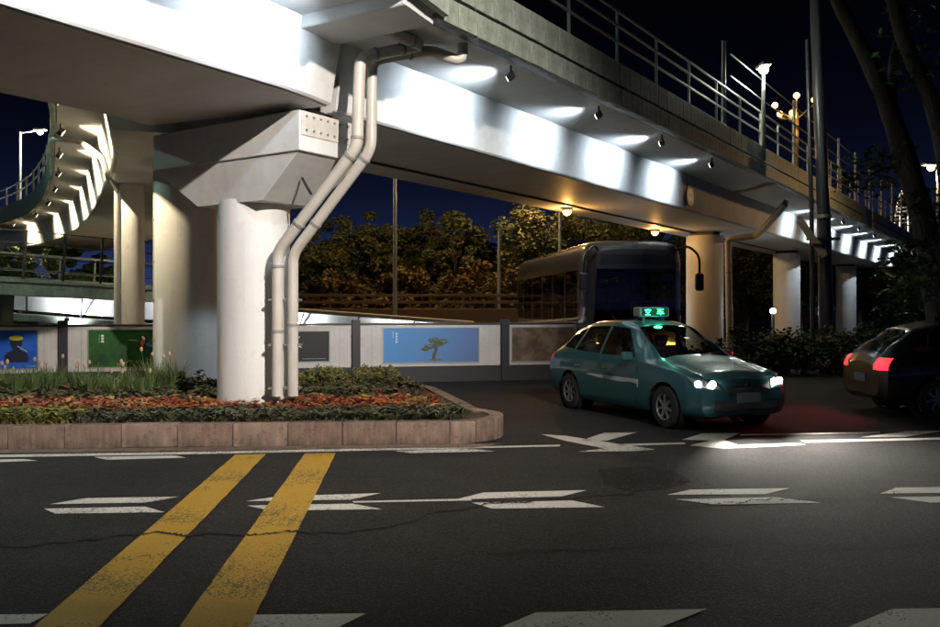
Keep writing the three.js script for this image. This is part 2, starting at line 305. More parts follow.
{ const e = offsetPath(branchPts, -2.74), L = pathLen(e), post = box(.06, .9, .06, .006);
  for (let s = 3; s < L - 4; s += 2) { const { p } = arcPoint(e, s); part('rail_post', post, mRail, ramp).position.copy(p).setY(6.82); }
  for (const h of [6.85, 7.2]) part('rail', sweep(branchPts, [[-2.76, h - .02], [-2.72, h - .02], [-2.72, h + .02], [-2.76, h + .02]]), mRail, ramp);
  part('drain_pipe', tube([arcPoint(e, 6.5).p.setY(5.62), arcPoint(offsetPath(branchPts, -2.2), 6.0).p.setY(5.5), arcPoint(offsetPath(branchPts, -1.8), 5.0).p.setY(5.0), arcPoint(offsetPath(branchPts, -1.72), 4.6).p.setY(4.55), at(117, 190, 19.35)], .06, .2), mPipe, ramp);
}

// ---------------------------------------------------------------- piers
function column(parent, r, h0, h1, x, d) {
  const pts = []; for (let i = 0; i <= 20; i++) pts.push(new THREE.Vector2(r, h0 + (h1 - h0) * i / 20));
  const g = new THREE.LatheGeometry(pts, 48); g.attributes.uv.array.forEach((v, i, a) => a[i] = i % 2 ? v * (h1 - h0) : v * 2 * Math.PI * r);
  const m = part('column', g.translate(x, 0, -d), mWhiteConc, parent); return m;
}
const ax = (t, o) => CL(t).addScaledVector(V(.831, 0, .556), o);   // point along the flyover at offset o to its right
function hull8(bt, bd, hb, tt, td, ht, slab) { // tapered cap: bottom half sizes, top half sizes
  const P = (t, d, h) => [t, h, d], q = [];
  const quad = (a, b, c, d) => q.push(...a, ...b, ...c, ...a, ...c, ...d);
  const B = [P(-bt, -bd, hb), P(bt, -bd, hb), P(bt, bd, hb), P(-bt, bd, hb)], M = [P(-tt, -td, ht), P(tt, -td, ht), P(tt, td, ht), P(-tt, td, ht)];
  quad(B[0], B[1], B[2], B[3]);
  for (let i = 0; i < 4; i++) { const j = (i + 1) % 4; quad(B[i], M[i], M[j], B[j]); }
  quad(M[3], M[2], M[1], M[0]); return q;
}
const capFrame = (c) => { const m = new THREE.Matrix4().makeBasis(V(.831, 0, .556), V(0, 1, 0), V(-.556, 0, .831)); m.setPosition(c); return m; };
{
  const c = V(-3.3, 0, -13.1), pier = thing('pier', 'thick round white column with flared cap, two white downpipes on it', 'pier');
  column(pier, .545, .2, 3.42, -3.33, 13.1);
  const taper = uvBox(rawGeo(hull8(.72, .52, 3.36, 1.57, .64, 3.965)));
  const cap = part('cap', taper.applyMatrix4(capFrame(c)), mWhiteConc, pier);
  part('cap_block', box(3.22, .56, 1.34, .018).applyMatrix4(capFrame(V(-3.3, 4.245, -13.1))), mWhiteConc, cap);
  const plate = part('end_plate', box(.012, .33, 1.28).applyMatrix4(capFrame(ax(0, 0).setY(0).copy(c).addScaledVector(V(.831, 0, .556), 1.618).setY(4.35))), mPipe, cap);
  const bolt = new THREE.CylinderGeometry(.014, .014, .03, 8).rotateZ(Math.PI / 2), bolts = [];
  for (let i = 0; i < 9; i++) for (const y of [4.26, 4.45]) bolts.push(bolt.clone().applyMatrix4(capFrame(c.clone().addScaledVector(V(.831, 0, .556), 1.635).addScaledVector(V(-.556, 0, .831), -.56 + i * .14).setY(y))));
  part('bolts', mergeGeometries(bolts), mSteel, cap);
  for (const [o, dd] of [[-1.0, .1], [1.15, .1], [0, -.2]]) part('bearing', box(.42, .13, .5, .01).applyMatrix4(capFrame(c.clone().addScaledVector(V(.831, 0, .556), o).setY(4.588))), mDark, cap);
  part('flood_bracket', barBetween(at(302, 178, 12.25), at(311, 194, 12.1), .02), mDark, pier);
}
for (const [t, r, label] of [[21.4, .68, 'round column lit orange under the flyover, a downpipe running beside it'], [33.9, .64, 'round column under the flyover, second on from the pipe-flanked orange one'], [49.6, .62, 'round column half hidden behind the dark lamp pole'], [72, .8, 'farthest round column of the flyover beside the leafy shrubs']]) {
  const p = ax(t, -.3), pier = thing('pier', label, 'pier', null, null); column(pier, r, -.1, 4.5, p.x, -p.z);
  part('bearing', box(.9, .16, .7).applyMatrix4(capFrame(p.clone().setY(4.57))), mDark, pier);
}
{ const p = thing('pier', 'tall round column with greenish cast, standing behind the flared pier', 'pier'); column(p, .62, .1, 5.0, -5.58, 16.8);
  part('downpipe', tube([at(157, 150, 16.6), at(157, 372, 16.6), at(152, 379, 16.5)], .075, .1), mPipe, p);
  for (const y of [220, 262, 300, 340]) part('pipe_collar', new THREE.CylinderGeometry(.085, .085, .05, 14).translate(...at(157, y, 16.6).toArray()), mPipeRing, p);
  const q = thing('pier', 'slender white column with thin pipe carrying the curved ramp', 'pier'); column(q, .31, -.05, 4.67, -7.87, 19.7);
  part('downpipe', tube([at(116.5, 186, 19.35), at(116.5, 372, 19.35)], .055, .1), mPipe, q); }
// downpipes by the flared pier
for (const y of [300, 345, 388]) for (const [x, d] of [[277.5, 12.42], [293, 12.82]]) { const t = scene.getObjectByName('pier'); part('pipe_bracket', box(.24, .035, .2, .004).translate(...at(x, y, d).toArray()), mSteel, t); }
function pipe(label, pts, r, cols, mat = mPipe) {
  const t = thing('downpipe', label, 'pipe'); part('pipe', tube(pts, r, .16), mat, t);
  for (const [a, b, k] of cols) { const p = pts[a].clone().lerp(pts[b], k), d = pts[b].clone().sub(pts[a]).normalize(); part('collar', barBetween(p.clone().addScaledVector(d, -.02), p.clone().addScaledVector(d, .02), r + .012, 16), mPipeRing, t); }
  return t;
}
pipe('left white downpipe running down the pier face, bent over the cap', [at(419, 46, 12.3), at(360, 57, 11.75), at(357, 147, 11.75), at(277.5, 252, 12.35), at(277.5, 396, 12.35)], .083, [[0, 1, .3], [0, 1, .75], [1, 2, .9], [2, 3, .08], [2, 3, .72], [3, 4, .1], [3, 4, .55]]);
pipe('right white downpipe with an S bend hung under the deck edge', [at(463, 42, 12.6), at(462, 62, 12.6), at(430, 50, 12.5), at(372, 60, 12.2), at(371, 150, 12.2), at(293, 254, 12.75), at(293, 396, 12.75)], .08, [[2, 3, .35], [4, 5, .08], [4, 5, .7], [5, 6, .5]]);
pipe('white pipe elbow dropping from the deck edge beside the end block', [at(365, -40, 11.3), at(366, 14, 11.3), at(376, 24, 11.4), at(419, 45, 12.25)], .085, [[2, 3, .2], [2, 3, .8]]);
pipe('cream downpipe beside the orange-lit column, branching up to the deck', [at(786, 203, 27), at(757, 236, 29.5), at(728, 239, 30), at(730, 352, 30)], .12, [[2, 3, .3]]);
pipe('white zigzag pipe on the far girder above the leafy shrubs', [at(893, 243, 62), at(876, 268, 64), at(858, 270, 64), at(860, 330, 64)], .16, []);

// ---------------------------------------------------------------- floodlights that wash the girders
const COOL = lin(.74, .87, 1), WARMW = lin(1, .8, .52), SODIUM = lin(1, .5, .13);
const fixtureBody = box(.16, .11, .1, .012), fixtureLens = box(.13, .08, .006);
function flood(span, pos, aim, color, I, label, group, ang = 1.06) {
  const f = thing('floodlight', label, 'floodlight', pos, group);
  const holder = new THREE.Object3D(); const dir = aim.clone().sub(pos).normalize(); const q = new THREE.Quaternion().setFromUnitVectors(V(0, 0, 1), dir);
  const b = part('housing', fixtureBody, mDark, f); b.quaternion.copy(q);
  const l = part('lens', fixtureLens, glow(color.r, color.g, color.b, 6), f); l.quaternion.copy(q); l.position.copy(dir).multiplyScalar(.058);
  part('bracket', box(.03, .16, .03).translate(0, .09, 0), mDark, f);
  lampSpot(dir.clone().multiplyScalar(.07), aim.clone().sub(pos), color, I * rr(.78, 1.2), ang * rr(.94, 1.06), 1, 3, f);
}
for (const t of [1.62, 4.9, 8.2, 11.7]) flood(flyover, ax(t, 3.1).setY(5.52), ax(t - .1, 1.7).setY(5.0), COOL, 33, 'small black floodlight under the parapet, washing the near girder web white', 'floodlights under the near parapet');
for (const t of [25.5, 29.5, 33.5, 38, 43, 48, 54, 61]) flood(flyover, ax(t, 3.1).setY(5.52), ax(t - .1, 1.7).setY(5.0), COOL, 34, 'small floodlight under the far parapet beyond the dark lamp pole', 'floodlights under the far parapet');
{ const e = offsetPath(nearPts, 3.1), w = offsetPath(nearPts, 1.7), L = pathLen(e);
  for (const s of [1.75, 4.6, 7.4, 10.2]) { const a = arcPoint(e, L - s).p.setY(5.52), b = arcPoint(w, pathLen(w) - s * 1.02).p.setY(5.0); flood(nearSpan, a, b, COOL, 30, 'floodlight washing the overhead span that ends on the pier cap', 'floodlights along the near span'); } }
{ const e = offsetPath(branchPts, -2.6), w = offsetPath(branchPts, -1.7), L = pathLen(e);
  for (const s of [2.2, 5.2, 8.2, 11.5, 15, 19, 23.5, 28.5]) { const a = arcPoint(e, s).p.setY(5.54), b = arcPoint(w, s * pathLen(w) / L).p.setY(5.0); flood(ramp, a, b, WARMW, 85, 'small floodlight under the edge of the curved ramp', 'floodlights under the curved ramp'); } }
// orange lamps on the soffit
for (const [x, y, l] of [[567, 211, 'round orange lamp on the flyover soffit, nearer the flared pier'], [655, 232, 'round orange lamp on the flyover soffit, beside the orange-lit column']]) {
  const d = (HS - .1 - EYE) * F / (HOR - y), p = at(x, y, d), f = thing('soffit_lamp', l, 'lamp', p);
  part('housing', new THREE.CylinderGeometry(.15, .17, .09, 18).translate(0, .05, 0), mSteel, f);
  part('bulb', new THREE.SphereGeometry(.13, 18, 10, 0, 7, Math.PI / 2, Math.PI / 2), glow(1, .52, .12, 9), f);
  lampPoint(V(0, -.22, 0), SODIUM, 6, 4, f);
}
// round sign on the girder web
{ const c = document.createElement('canvas'); c.width = c.height = 128; const k = c.getContext('2d');
  k.fillStyle = '#1a1214'; k.fillRect(0, 0, 128, 128); k.fillStyle = '#e9e4dc'; k.beginPath(); k.arc(64, 64, 44, 0, 7); k.fill(); k.strokeStyle = '#4a0d10'; k.lineWidth = 10; k.beginPath(); k.arc(64, 64, 49, 0, 7); k.stroke();
  k.fillStyle = '#141414'; k.beginPath(); k.moveTo(46, 8); k.lineTo(82, 8); k.lineTo(64, 30); k.fill(); k.beginPath(); k.moveTo(46, 120); k.lineTo(82, 120); k.lineTo(64, 98); k.fill(); k.font = 'bold 40px sans-serif'; k.textAlign = 'center'; k.fillText('4.5', 64, 78);
  const t = new THREE.CanvasTexture(c); t.colorSpace = THREE.SRGBColorSpace;
  const dd = 22.2, p = onH(689, 205, 0); const s = thing('height_sign', 'small round height-limit sign mounted on the side of the girder', 'sign');
  let best = null; for (let tt = 5; tt < 20; tt += .05) { const q = ax(tt, 1.79).setY(5.05); const X = 470 + q.x / -q.z * F; if (!best || Math.abs(X - 690) < best.e) best = { e: Math.abs(X - 690), q }; }
  const disc = new THREE.CylinderGeometry(.3, .3, .02, 32).rotateX(Math.PI / 2); const m = part('plate', disc, mRail, s); const face = part('face', new THREE.CircleGeometry(.295, 32).translate(0, 0, .014), std(0xffffff, .4, { map: t }), m);
  s.position.copy(best.q); s.rotation.y = Math.atan2(.831, .556); part('bracket', box(.05, .05, .16).translate(0, 0, -.08), mSteel, m); }

// ---------------------------------------------------------------- street lamps
function streetLamp(label, base, H, arm, headColor, I, opt = {}) {
  const f = thing('street_lamp', label, 'street lamp', base, opt.group); const r0 = opt.r ?? .09;
  part('pole', new THREE.CylinderGeometry(r0 * .6, r0, H, 14).translate(0, H / 2, 0), opt.mat ?? mSteel, f);
  if (opt.skipArm !== true) part('arm', barBetween(V(0, H - .05, 0), V(arm.x, H + .1, arm.z), .04), opt.mat ?? mSteel, f);
  const h = part('lamp_head', box(.62, .12, .28, .04), mSteel, f); h.position.set(arm.x, H + .13, arm.z); h.rotation.y = Math.atan2(-arm.z, arm.x || 1e-6);
  const b = part('lens', opt.globe ? new THREE.SphereGeometry(opt.globe, 16, 10) : box(.5, .06, .22, .02), glow(headColor.r, headColor.g, headColor.b, opt.glow ?? 8), h); b.position.y = opt.globe ? -.12 : -.07;
  if (I) { if (opt.target) lampSpot(V(arm.x, H - .1, arm.z), opt.target.clone().sub(base), headColor, I, opt.ang ?? .9, .7, opt.size ?? 10, f); else lampPoint(V(arm.x, H - .2 - (opt.globe ?? 0), arm.z), headColor, I, opt.size ?? 5, f); }
  return f;
}
// beside the camera, above the frame: what lights the pier, the cap and the road
streetLamp('tall street lamp at the kerb on the viewer\'s side of the road', V(7.7, 0, 2.6), 9.6, V(-2.2, 0, -.1), lin(1, .9, .81), 1450, { r: .13, target: V(-3.4, 2.3, -12.6), ang: .43, size: 7 });
streetLamp('cool greenish street lamp at the far end of the planted island', V(-15.5, .27, -17.5), 8, V(1.8, 0, 0), lin(.62, 1, .82), 75, { r: .11, size: 8 });
streetLamp('slim street lamp with one arm rising beyond the curved ramp', at(20, 308, 42).setY(0), 10.5, V(1.0, 0, 0), lin(1, .9, .68), 160, { r: .1, globe: .14, glow: 30 });
streetLamp('bright white street lamp standing on the flyover deck', ax(14.96, 3.56).setY(6.05), 2.6, V(0, 0, .01), lin(.93, 1, .86), 42, { r: .06, skipArm: true, globe: .13, glow: 40 });
streetLamp('orange street lamp glowing behind the bare branches', at(938, 308, 30).setY(0), 6.75, V(-.25, 0, 0), lin(1, .6, .25), 22, { r: .08, globe: .12, glow: 30, skipArm: true });
{ const b = at(796, 308, 50).setY(0), f = thing('cluster_lamp', 'tall lamp post with a ring of orange globes behind the flyover', 'street lamp', b), H = 13.3;
  part('pole', new THREE.CylinderGeometry(.14, .22, H, 14).translate(0, H / 2, 0), std(lin(.45, .33, .2), .6), f);
  for (const [x, z, y] of [[-1.35, .3, .35], [-.35, 1.0, .75], [1.0, .2, .7], [.15, -1, .2], [-.65, -.8, .1]]) { part('arm', barBetween(V(0, H - .4, 0), V(x, H + y - .25, z), .05), mSteel, f); part('globe', new THREE.SphereGeometry(.17, 16, 12).translate(x, H + y, z), glow(1, .42, .1, 16), f); }
  lampPoint(V(0, H - .9, 0), SODIUM, 30, 20, f); }
for (const [x, y, d] of [[560, 168, 40], [395, 130, 36]]) streetLamp(x > 500 ? 'sodium street lamp behind the flyover, beside the thin grey pole' : 'sodium street lamp behind the flyover, close to the pier downpipes', at(x, 308, d).setY(0), EYE + (HOR - y) / F * d, V(-1, 0, -.6), lin(1, .6, .26), 105, { r: .1, size: 10, group: 'sodium lamps by the trees' });
{ // bare lamp pole in front of the trees
  const f = thing('lamp_pole', 'thin grey unlit pole in front of the dark trees', 'pole', at(499, 308, 38).setY(0)); part('pole', new THREE.CylinderGeometry(.06, .09, 5.3, 10).translate(0, 2.65, 0), mRail, f); part('lamp_head', box(.45, .08, .16, .03).translate(.1, 5.32, 0), mSteel, f); }
// big dark pole by the road
{ const d = 26, p = at(827, 308, d).setY(0), f = thing('lamp_pole', 'thick dark pole rising out of the hedge at the roadside', 'pole', p);
  part('pole', taperTube([V(0, 0, 0), V(-.08, 4, 0), V(-.28, 9, 0), V(-.5, 15, 0)], .225, .13, 16, 16), mBlackPaint, f);
  part('conduit', taperTube([V(-.45, 0, .02), V(-.47, 4, .02), V(-.62, 10, .02)], .08, .05, 10, 10), mBlackPaint, f);
  part('bracket', box(1.0, .08, .1).translate(-.2, 3.9, .2), mBlackPaint, f); part('collar', new THREE.CylinderGeometry(.235, .235, .1, 16).translate(-.1, 4.6, 0), mSteel, f);
  const s = thing('direction_sign', 'brown sign board seen nearly edge-on, fixed to the dark pole', 'sign', at(812, 238, d - .3)); part('board', box(.22, 1.35, .05, .01).rotateZ(.6), std(lin(.35, .26, .16), .6), s); part('bracket', box(.4, .06, .06).translate(.2, -.2, .02), mBlackPaint, s); }

// ---------------------------------------------------------------- hoarding with posters
function poster(w, h, draw) { const c = document.createElement('canvas'); c.width = w; c.height = h; const k = c.getContext('2d'); draw(k, w, h); const t = new THREE.CanvasTexture(c); t.colorSpace = THREE.SRGBColorSpace; return std(0xffffff, .45, { map: t }); }
const blot = (k, w, h, n, cols, s) => { for (let i = 0; i < n; i++) { k.fillStyle = cols[i % cols.length]; k.beginPath(); k.ellipse(hash(i, 1) * w, hash(i, 2) * h, s * (.4 + hash(i, 3)), s * .5 * (.4 + hash(i, 4)), hash(i, 5) * 3, 0, 7); k.fill(); } };
const POSTERS = {
  figure: poster(512, 320, (k, w, h) => { k.fillStyle = '#0d56b8'; k.fillRect(0, 0, w, h); blot(k, w, h, 30, ['rgba(10,60,150,.25)', 'rgba(20,90,200,.2)'], 120);
    const X = 352; k.fillStyle = '#0a1030'; k.beginPath(); k.ellipse(X, 100, 46, 62, 0, 0, 7); k.fill(); k.beginPath(); k.moveTo(X - 92, 268); k.lineTo(X - 88, 205); k.quadraticCurveTo(X - 60, 175, X - 25, 165); k.lineTo(X - 20, 130); k.lineTo(X + 20, 130); k.lineTo(X + 30, 165); k.quadraticCurveTo(X + 80, 180, X + 92, 215); k.lineTo(X + 94, 268); k.fill();
    k.fillStyle = '#d8cf2a'; k.beginPath(); k.ellipse(X, 62, 54, 22, 0, 0, 7); k.fill(); k.strokeStyle = '#9fb7a0'; k.lineWidth = 8; k.beginPath(); k.moveTo(X + 8, 130); k.lineTo(X + 86, 178); k.stroke(); k.fillStyle = 'rgba(210,225,240,.8)'; for (let i = 0; i < 12; i++) k.fillRect(X + 80 + i * 10, 296 + hash(i, 2) * 4, 6, 6); }),
  bird: poster(512, 288, (k, w, h) => { k.fillStyle = '#0d4a14'; k.fillRect(0, 0, w, h); blot(k, w, h, 90, ['rgba(5,40,10,.35)', 'rgba(40,110,25,.25)', 'rgba(20,80,20,.3)'], 90);
    k.fillStyle = '#d7ddd0'; for (let i = 0; i < 3; i++) { k.fillRect(96, 36 + i * 22, 22, 16); k.fillStyle = 'rgba(200,210,190,.55)'; k.fillRect(78, 38 + i * 22, 10, 12); k.fillStyle = '#d7ddd0'; }
    k.fillStyle = '#101a16'; k.beginPath(); k.ellipse(440, 92, 26, 46, .35, 0, 7); k.fill(); k.fillStyle = '#b4532c'; k.beginPath(); k.ellipse(424, 96, 16, 30, .3, 0, 7); k.fill(); k.fillStyle = '#dfe0d6'; k.beginPath(); k.ellipse(430, 62, 18, 10, .8, 0, 7); k.fill(); k.fillStyle = '#2d6ea8'; k.beginPath(); k.ellipse(478, 118, 30, 14, .3, 0, 7); k.fill(); k.strokeStyle = '#c9c9b8'; k.lineWidth = 5; k.beginPath(); k.moveTo(312, 80); k.lineTo(385, 82); k.stroke();
    for (let i = 0; i < 16; i++) { k.strokeStyle = '#8fa03a'; k.lineWidth = 2; const X = 220 + i * 18; k.beginPath(); k.moveTo(X, 288); k.lineTo(X + 8, 230 + hash(i, 8) * 40); k.stroke(); k.fillStyle = '#d08a4a'; k.beginPath(); k.arc(X + 8, 232 + hash(i, 8) * 40, 5, 0, 7); k.fill(); } }),
  dark: poster(512, 256, (k, w, h) => { k.fillStyle = '#05070b'; k.fillRect(0, 0, w, h); k.fillStyle = '#c7d2cf'; k.beginPath(); k.moveTo(190, 80); k.lineTo(330, 40); k.lineTo(300, 80); k.lineTo(340, 140); k.lineTo(250, 110); k.fill(); k.fillStyle = '#8a93a0'; for (let i = 0; i < 22; i++) k.fillRect(340 + i * 7, 230, 4, 7); }),
  bonsai: poster(640, 250, (k, w, h) => { const g = k.createLinearGradient(0, 0, w, h); g.addColorStop(0, '#3f86c4'); g.addColorStop(.5, '#4a7fb6'); g.addColorStop(1, '#5b6f9e'); k.fillStyle = g; k.fillRect(0, 0, w, h);
    k.fillStyle = '#d4e4f0'; for (let i = 0; i < 4; i++) { k.fillRect(78, 34 + i * 20, 15, 4); k.fillRect(83, 30 + i * 20, 4, 15); k.fillRect(78, 42 + i * 20, 13, 3); } for (let i = 0; i < 7; i++) k.fillRect(60, 22 + i * 7, 5, 4);
    k.strokeStyle = '#4a4138'; k.lineCap = 'round'; k.lineWidth = 22; k.beginPath(); k.moveTo(338, 232); k.bezierCurveTo(320, 190, 370, 170, 340, 120); k.stroke(); k.lineWidth = 10; k.beginPath(); k.moveTo(345, 150); k.lineTo(400, 105); k.moveTo(340, 140); k.lineTo(285, 150); k.stroke();
    for (const [x, y, r] of [[340, 90, 34], [300, 140, 36], [395, 100, 30], [370, 118, 22], [272, 155, 18]]) for (let i = 0; i < 46; i++) { k.fillStyle = ['#2c3a22', '#41502c', '#5a6638'][i % 3]; const a = hash(i, x) * 6.3, q = r * Math.sqrt(hash(i, y)); k.beginPath(); k.arc(x + Math.cos(a) * q * 1.25, y + Math.sin(a) * q * .6, 5, 0, 7); k.fill(); }
    k.fillStyle = '#6b5a4a'; k.fillRect(300, 228, 90, 10); k.fillStyle = '#c76a86'; for (let i = 0; i < 9; i++) k.fillRect(225 + i * 5, 240, 3, 5); }),
  paved: poster(512, 320, (k, w, h) => { k.fillStyle = '#6c5a48'; k.fillRect(0, 0, w, h); blot(k, w, h, 60, ['rgba(60,46,34,.3)', 'rgba(130,110,88,.25)'], 80); }),
};
const mPanel = std(0xffffff, .5, { map: concTex(.74, .73, .71, .12, .4) });
const hoard = thing('hoarding', 'low construction hoarding of white panels carrying posters between black posts', 'hoarding');
{ const HP = q => at(q, 308, 18.7 + (q - 63) / 525 * 2.8).setY(0), y = .386; // from behind the slender column to beside the coach, receding a little
  const panels = [[-115, 58], [68, 205], [216, 351], [360, 500], [508, 588]];
  const pics = [[-30, 37.5, 'figure'], [89, 154, 'bird'], [248, 329, 'dark'], [383.5, 478, 'bonsai'], [512, 574, 'paved']];
  panels.forEach(([a, b], i) => { const A0 = HP(a), B0 = HP(b), W = A0.distanceTo(B0), turn = Math.atan2(A0.z - B0.z, B0.x - A0.x), mid = A0.clone().lerp(B0, .5), dir = B0.clone().sub(A0).normalize();
    const put = (m, p, yy, off = 0) => { m.position.copy(p).setY(yy); m.position.x += Math.sin(turn) * off; m.position.z += Math.cos(turn) * off; m.rotation.y = turn; return m; };
    const pan = put(part('panel', box(W, 1.0, .06, .008), mPanel, hoard), mid, y + .5);
    const [p0, p1, n] = pics[i], w = HP(p0).distanceTo(HP(p1)), cx = HP(p0).lerp(HP(p1), .5).sub(mid).dot(dir), h = n === 'dark' ? .7 : .82;
    const f = part('poster', box(w, h, .012), POSTERS[n], pan); f.position.set(cx, .01, .034);
    const uv = f.geometry.attributes.uv, pp = f.geometry.attributes.position; for (let k = 0; k < uv.count; k++) uv.setXY(k, pp.getX(k) / w + .5, pp.getY(k) / h + .5);
    const fr = .02; for (const [sx, sy, ox, oy] of [[w + .06, fr, 0, h / 2 + .015], [w + .06, fr, 0, -h / 2 - .015], [fr, h + .02, w / 2 + .015, 0], [fr, h + .02, -w / 2 - .015, 0]]) part('frame', box(sx, sy, .02), mSteel, pan).position.set(cx + ox, .01 + oy, .038);
    for (const ox of [-.25, .25]) part('seam', box(.008, .98, .004), mSteel, pan).position.set((ox > 0 ? W / 2 : -W / 2) - ox * 1.1, 0, .031);
    put(part('plinth', box(W + .2, y - .008, .05), mBlackPaint, hoard), mid, y / 2 + .001, -.02); put(part('top_rail', box(W + .2, .05, .09, .01), mBlackPaint, hoard), mid, y + 1.028);
    put(part('post', box(.2, y + 1.14, .14, .012), mBlackPaint, hoard), HP(b + 5), (y + 1.14) / 2); });
}
// ---------------------------------------------------------------- left viaduct with railing, floodlit low bridge under it, far guard rail
{ const a = at(-40, 278, 25), b = at(200, 292, 29.5), dir = b.clone().sub(a), L = dir.length(), t = dir.clone().normalize();
  const vd = thing('footbridge', 'pale low footbridge with dark metal railing crossing behind the columns', 'bridge', a); vd.quaternion.setFromUnitVectors(V(1, 0, 0), t);
  part('deck', box(L, .42, 2.6, .02).translate(L / 2, -.22, -1.2), mCornice[0], vd); part('fascia', box(L, .1, .08, .01).translate(L / 2, .02, .13), mCornice[1], vd);
  for (let i = 0; i < 8; i++) { const h = box(.07, 1.55, .07, .005).translate(.55 + i * 1.12, .8, .05); part('rail_post', h, mBlackPaint, vd); part('rail_post', box(.05, .95, .05).translate(.95 + i * 1.12, .5, -2.2), mRail, vd); }
  for (const h of [.35, .75, 1.18, 1.55]) part('rail', box(L, .035, .035).translate(L / 2, h, .05), mBlackPaint, vd);
  for (const h of [.15, .42, .95]) part('rail', box(L, .07, .04).translate(L / 2, h, -2.2), mRail, vd);
  for (const x of [1.5, 8.2]) part('support', box(.35, 2.3, .5, .02).translate(x, -1.4, -1.4), mCornice[2], vd); }
{ const d = 33, x0 = at(-60, 0, d).x, x1 = at(470, 0, d).x, lb = thing('low_bridge', 'low bridge beam floodlit white behind the footbridge and the hoarding', 'bridge', V(x0, .08, -d)); lb.rotation.z = -.074;
  part('beam', box(x1 - x0, .72, .8, .02).translate((x1 - x0) / 2, 2.22, -.4), mWhiteConc, lb); part('cantilever', box(x1 - x0, .14, 1.6, .02).translate((x1 - x0) / 2, 2.66, .35), mWhiteConc, lb); part('lower_beam', box(x1 - x0, .28, .7, .03).translate((x1 - x0) / 2, 1.6, .1), mCornice[0], lb);
  for (let x = 1.2, i = 0; x < x1 - x0; x += 2.1, i++) { part('strut', barBetween(V(x, 1.75, .1), V(x + .35, 2.6, .9), .035), mDark, lb); if (i % 2 === 0) flood(lb, V(x0 + x, 1.78 - .074 * x, -d + 1.0), V(x0 + x, 2.33 - .074 * x, -d), lin(.9, .95, 1), 45, 'small floodlight aimed at the low white bridge beam', 'floodlights of the low bridge', 1.25); }
  for (const x of [4, 10, 15]) part('support', new THREE.CylinderGeometry(.25, .25, 1.5, 16).translate(x, .72, 0), mWhiteConc, lb); }
{ const d = 37, x0 = at(292, 0, d).x, x1 = at(560, 0, d).x, g = thing('guard_rail', 'brown guard rail of the raised road in front of the dark trees', 'barrier', V(x0, 0, -d)); const L = x1 - x0, mm = std(lin(.2, .14, .09), .7);
  part('wall', box(L, 1.75, .25, .02).translate(L / 2, .9, 0), mm, g); for (const h of [2.05, 2.35]) part('rail', box(L, .12, .06, .01).translate(L / 2, h, .03), mm, g); for (let x = .2; x < L; x += 1.45) part('rail_post', box(.1, .75, .1).translate(x, 2.1, 0), mm, g); }
for (const [x, y, l] of [[633, 312, 'small white bollard lamp between the coach and the brown column'], [773, 311, 'small white bollard lamp right of the orange-lit column']]) { const d = 33, p = at(x, y, d), f = thing('bollard_lamp', l, 'lamp', V(p.x, 0, p.z)); part('post', new THREE.CylinderGeometry(.06, .07, p.y - .1, 10).translate(0, (p.y - .1) / 2, 0), mSteel, f); part('globe', new THREE.SphereGeometry(.12, 14, 10).translate(0, p.y, 0), glow(.9, 1, 1, 6), f); lampPoint(V(0, p.y, 0), lin(.9, 1, 1), 3, 4, f); }

// ---------------------------------------------------------------- trees and shrubs
function leafGeo(list) { // list of [pos, size, colour jitter]; bent diamond leaves
  const pos = [], col = [];
  for (const [p, s, c] of list) { const e = new THREE.Euler(rr(-1, 1), rr(0, 6.28), rr(-1, 1)), q = new THREE.Quaternion().setFromEuler(e);
    const P = [V(0, 0, -.5), V(.28, .06, 0), V(0, 0, .5), V(-.28, .06, 0)].map(v => v.multiplyScalar(s).applyQuaternion(q).add(p));
    for (const k of [0, 1, 2, 0, 2, 3]) { pos.push(P[k].x, P[k].y, P[k].z); col.push(...c); } }
  const g = rawGeo(pos); g.setAttribute('color', new THREE.Float32BufferAttribute(col, 3)); return g;
}
const mLeafV = std(0xffffff, .65, { vertexColors: true, side: THREE.DoubleSide });
function crown(c, R, H, clumps, per, size, cols) {
  const out = [];
  for (let i = 0; i < clumps; i++) { const a = rr(0, 6.28), z = rr(-1, 1), rad = Math.pow(rnd(), .45); const cc = V(c.x + Math.cos(a) * Math.sqrt(1 - z * z) * R * rad, c.y + z * H * rad, c.z + Math.sin(a) * Math.sqrt(1 - z * z) * R * rad * .8), cr = rr(.16, .34) * R, col = cols[(rnd() * cols.length) | 0];
    for (let k = 0; k < per; k++) { const b = rr(0, 6.28), y = rr(-1, 1), q = Math.pow(rnd(), .5) * cr, j = rr(.75, 1.25); out.push([V(cc.x + Math.cos(b) * Math.sqrt(1 - y * y) * q, cc.y + y * q * .8, cc.z + Math.sin(b) * Math.sqrt(1 - y * y) * q), size * rr(.7, 1.3), col.map(v => v * j)]); } }
  return leafGeo(out);
}
const TC = [[.055, .07, .018], [.07, .075, .02], [.035, .05, .016], [.085, .075, .022]];
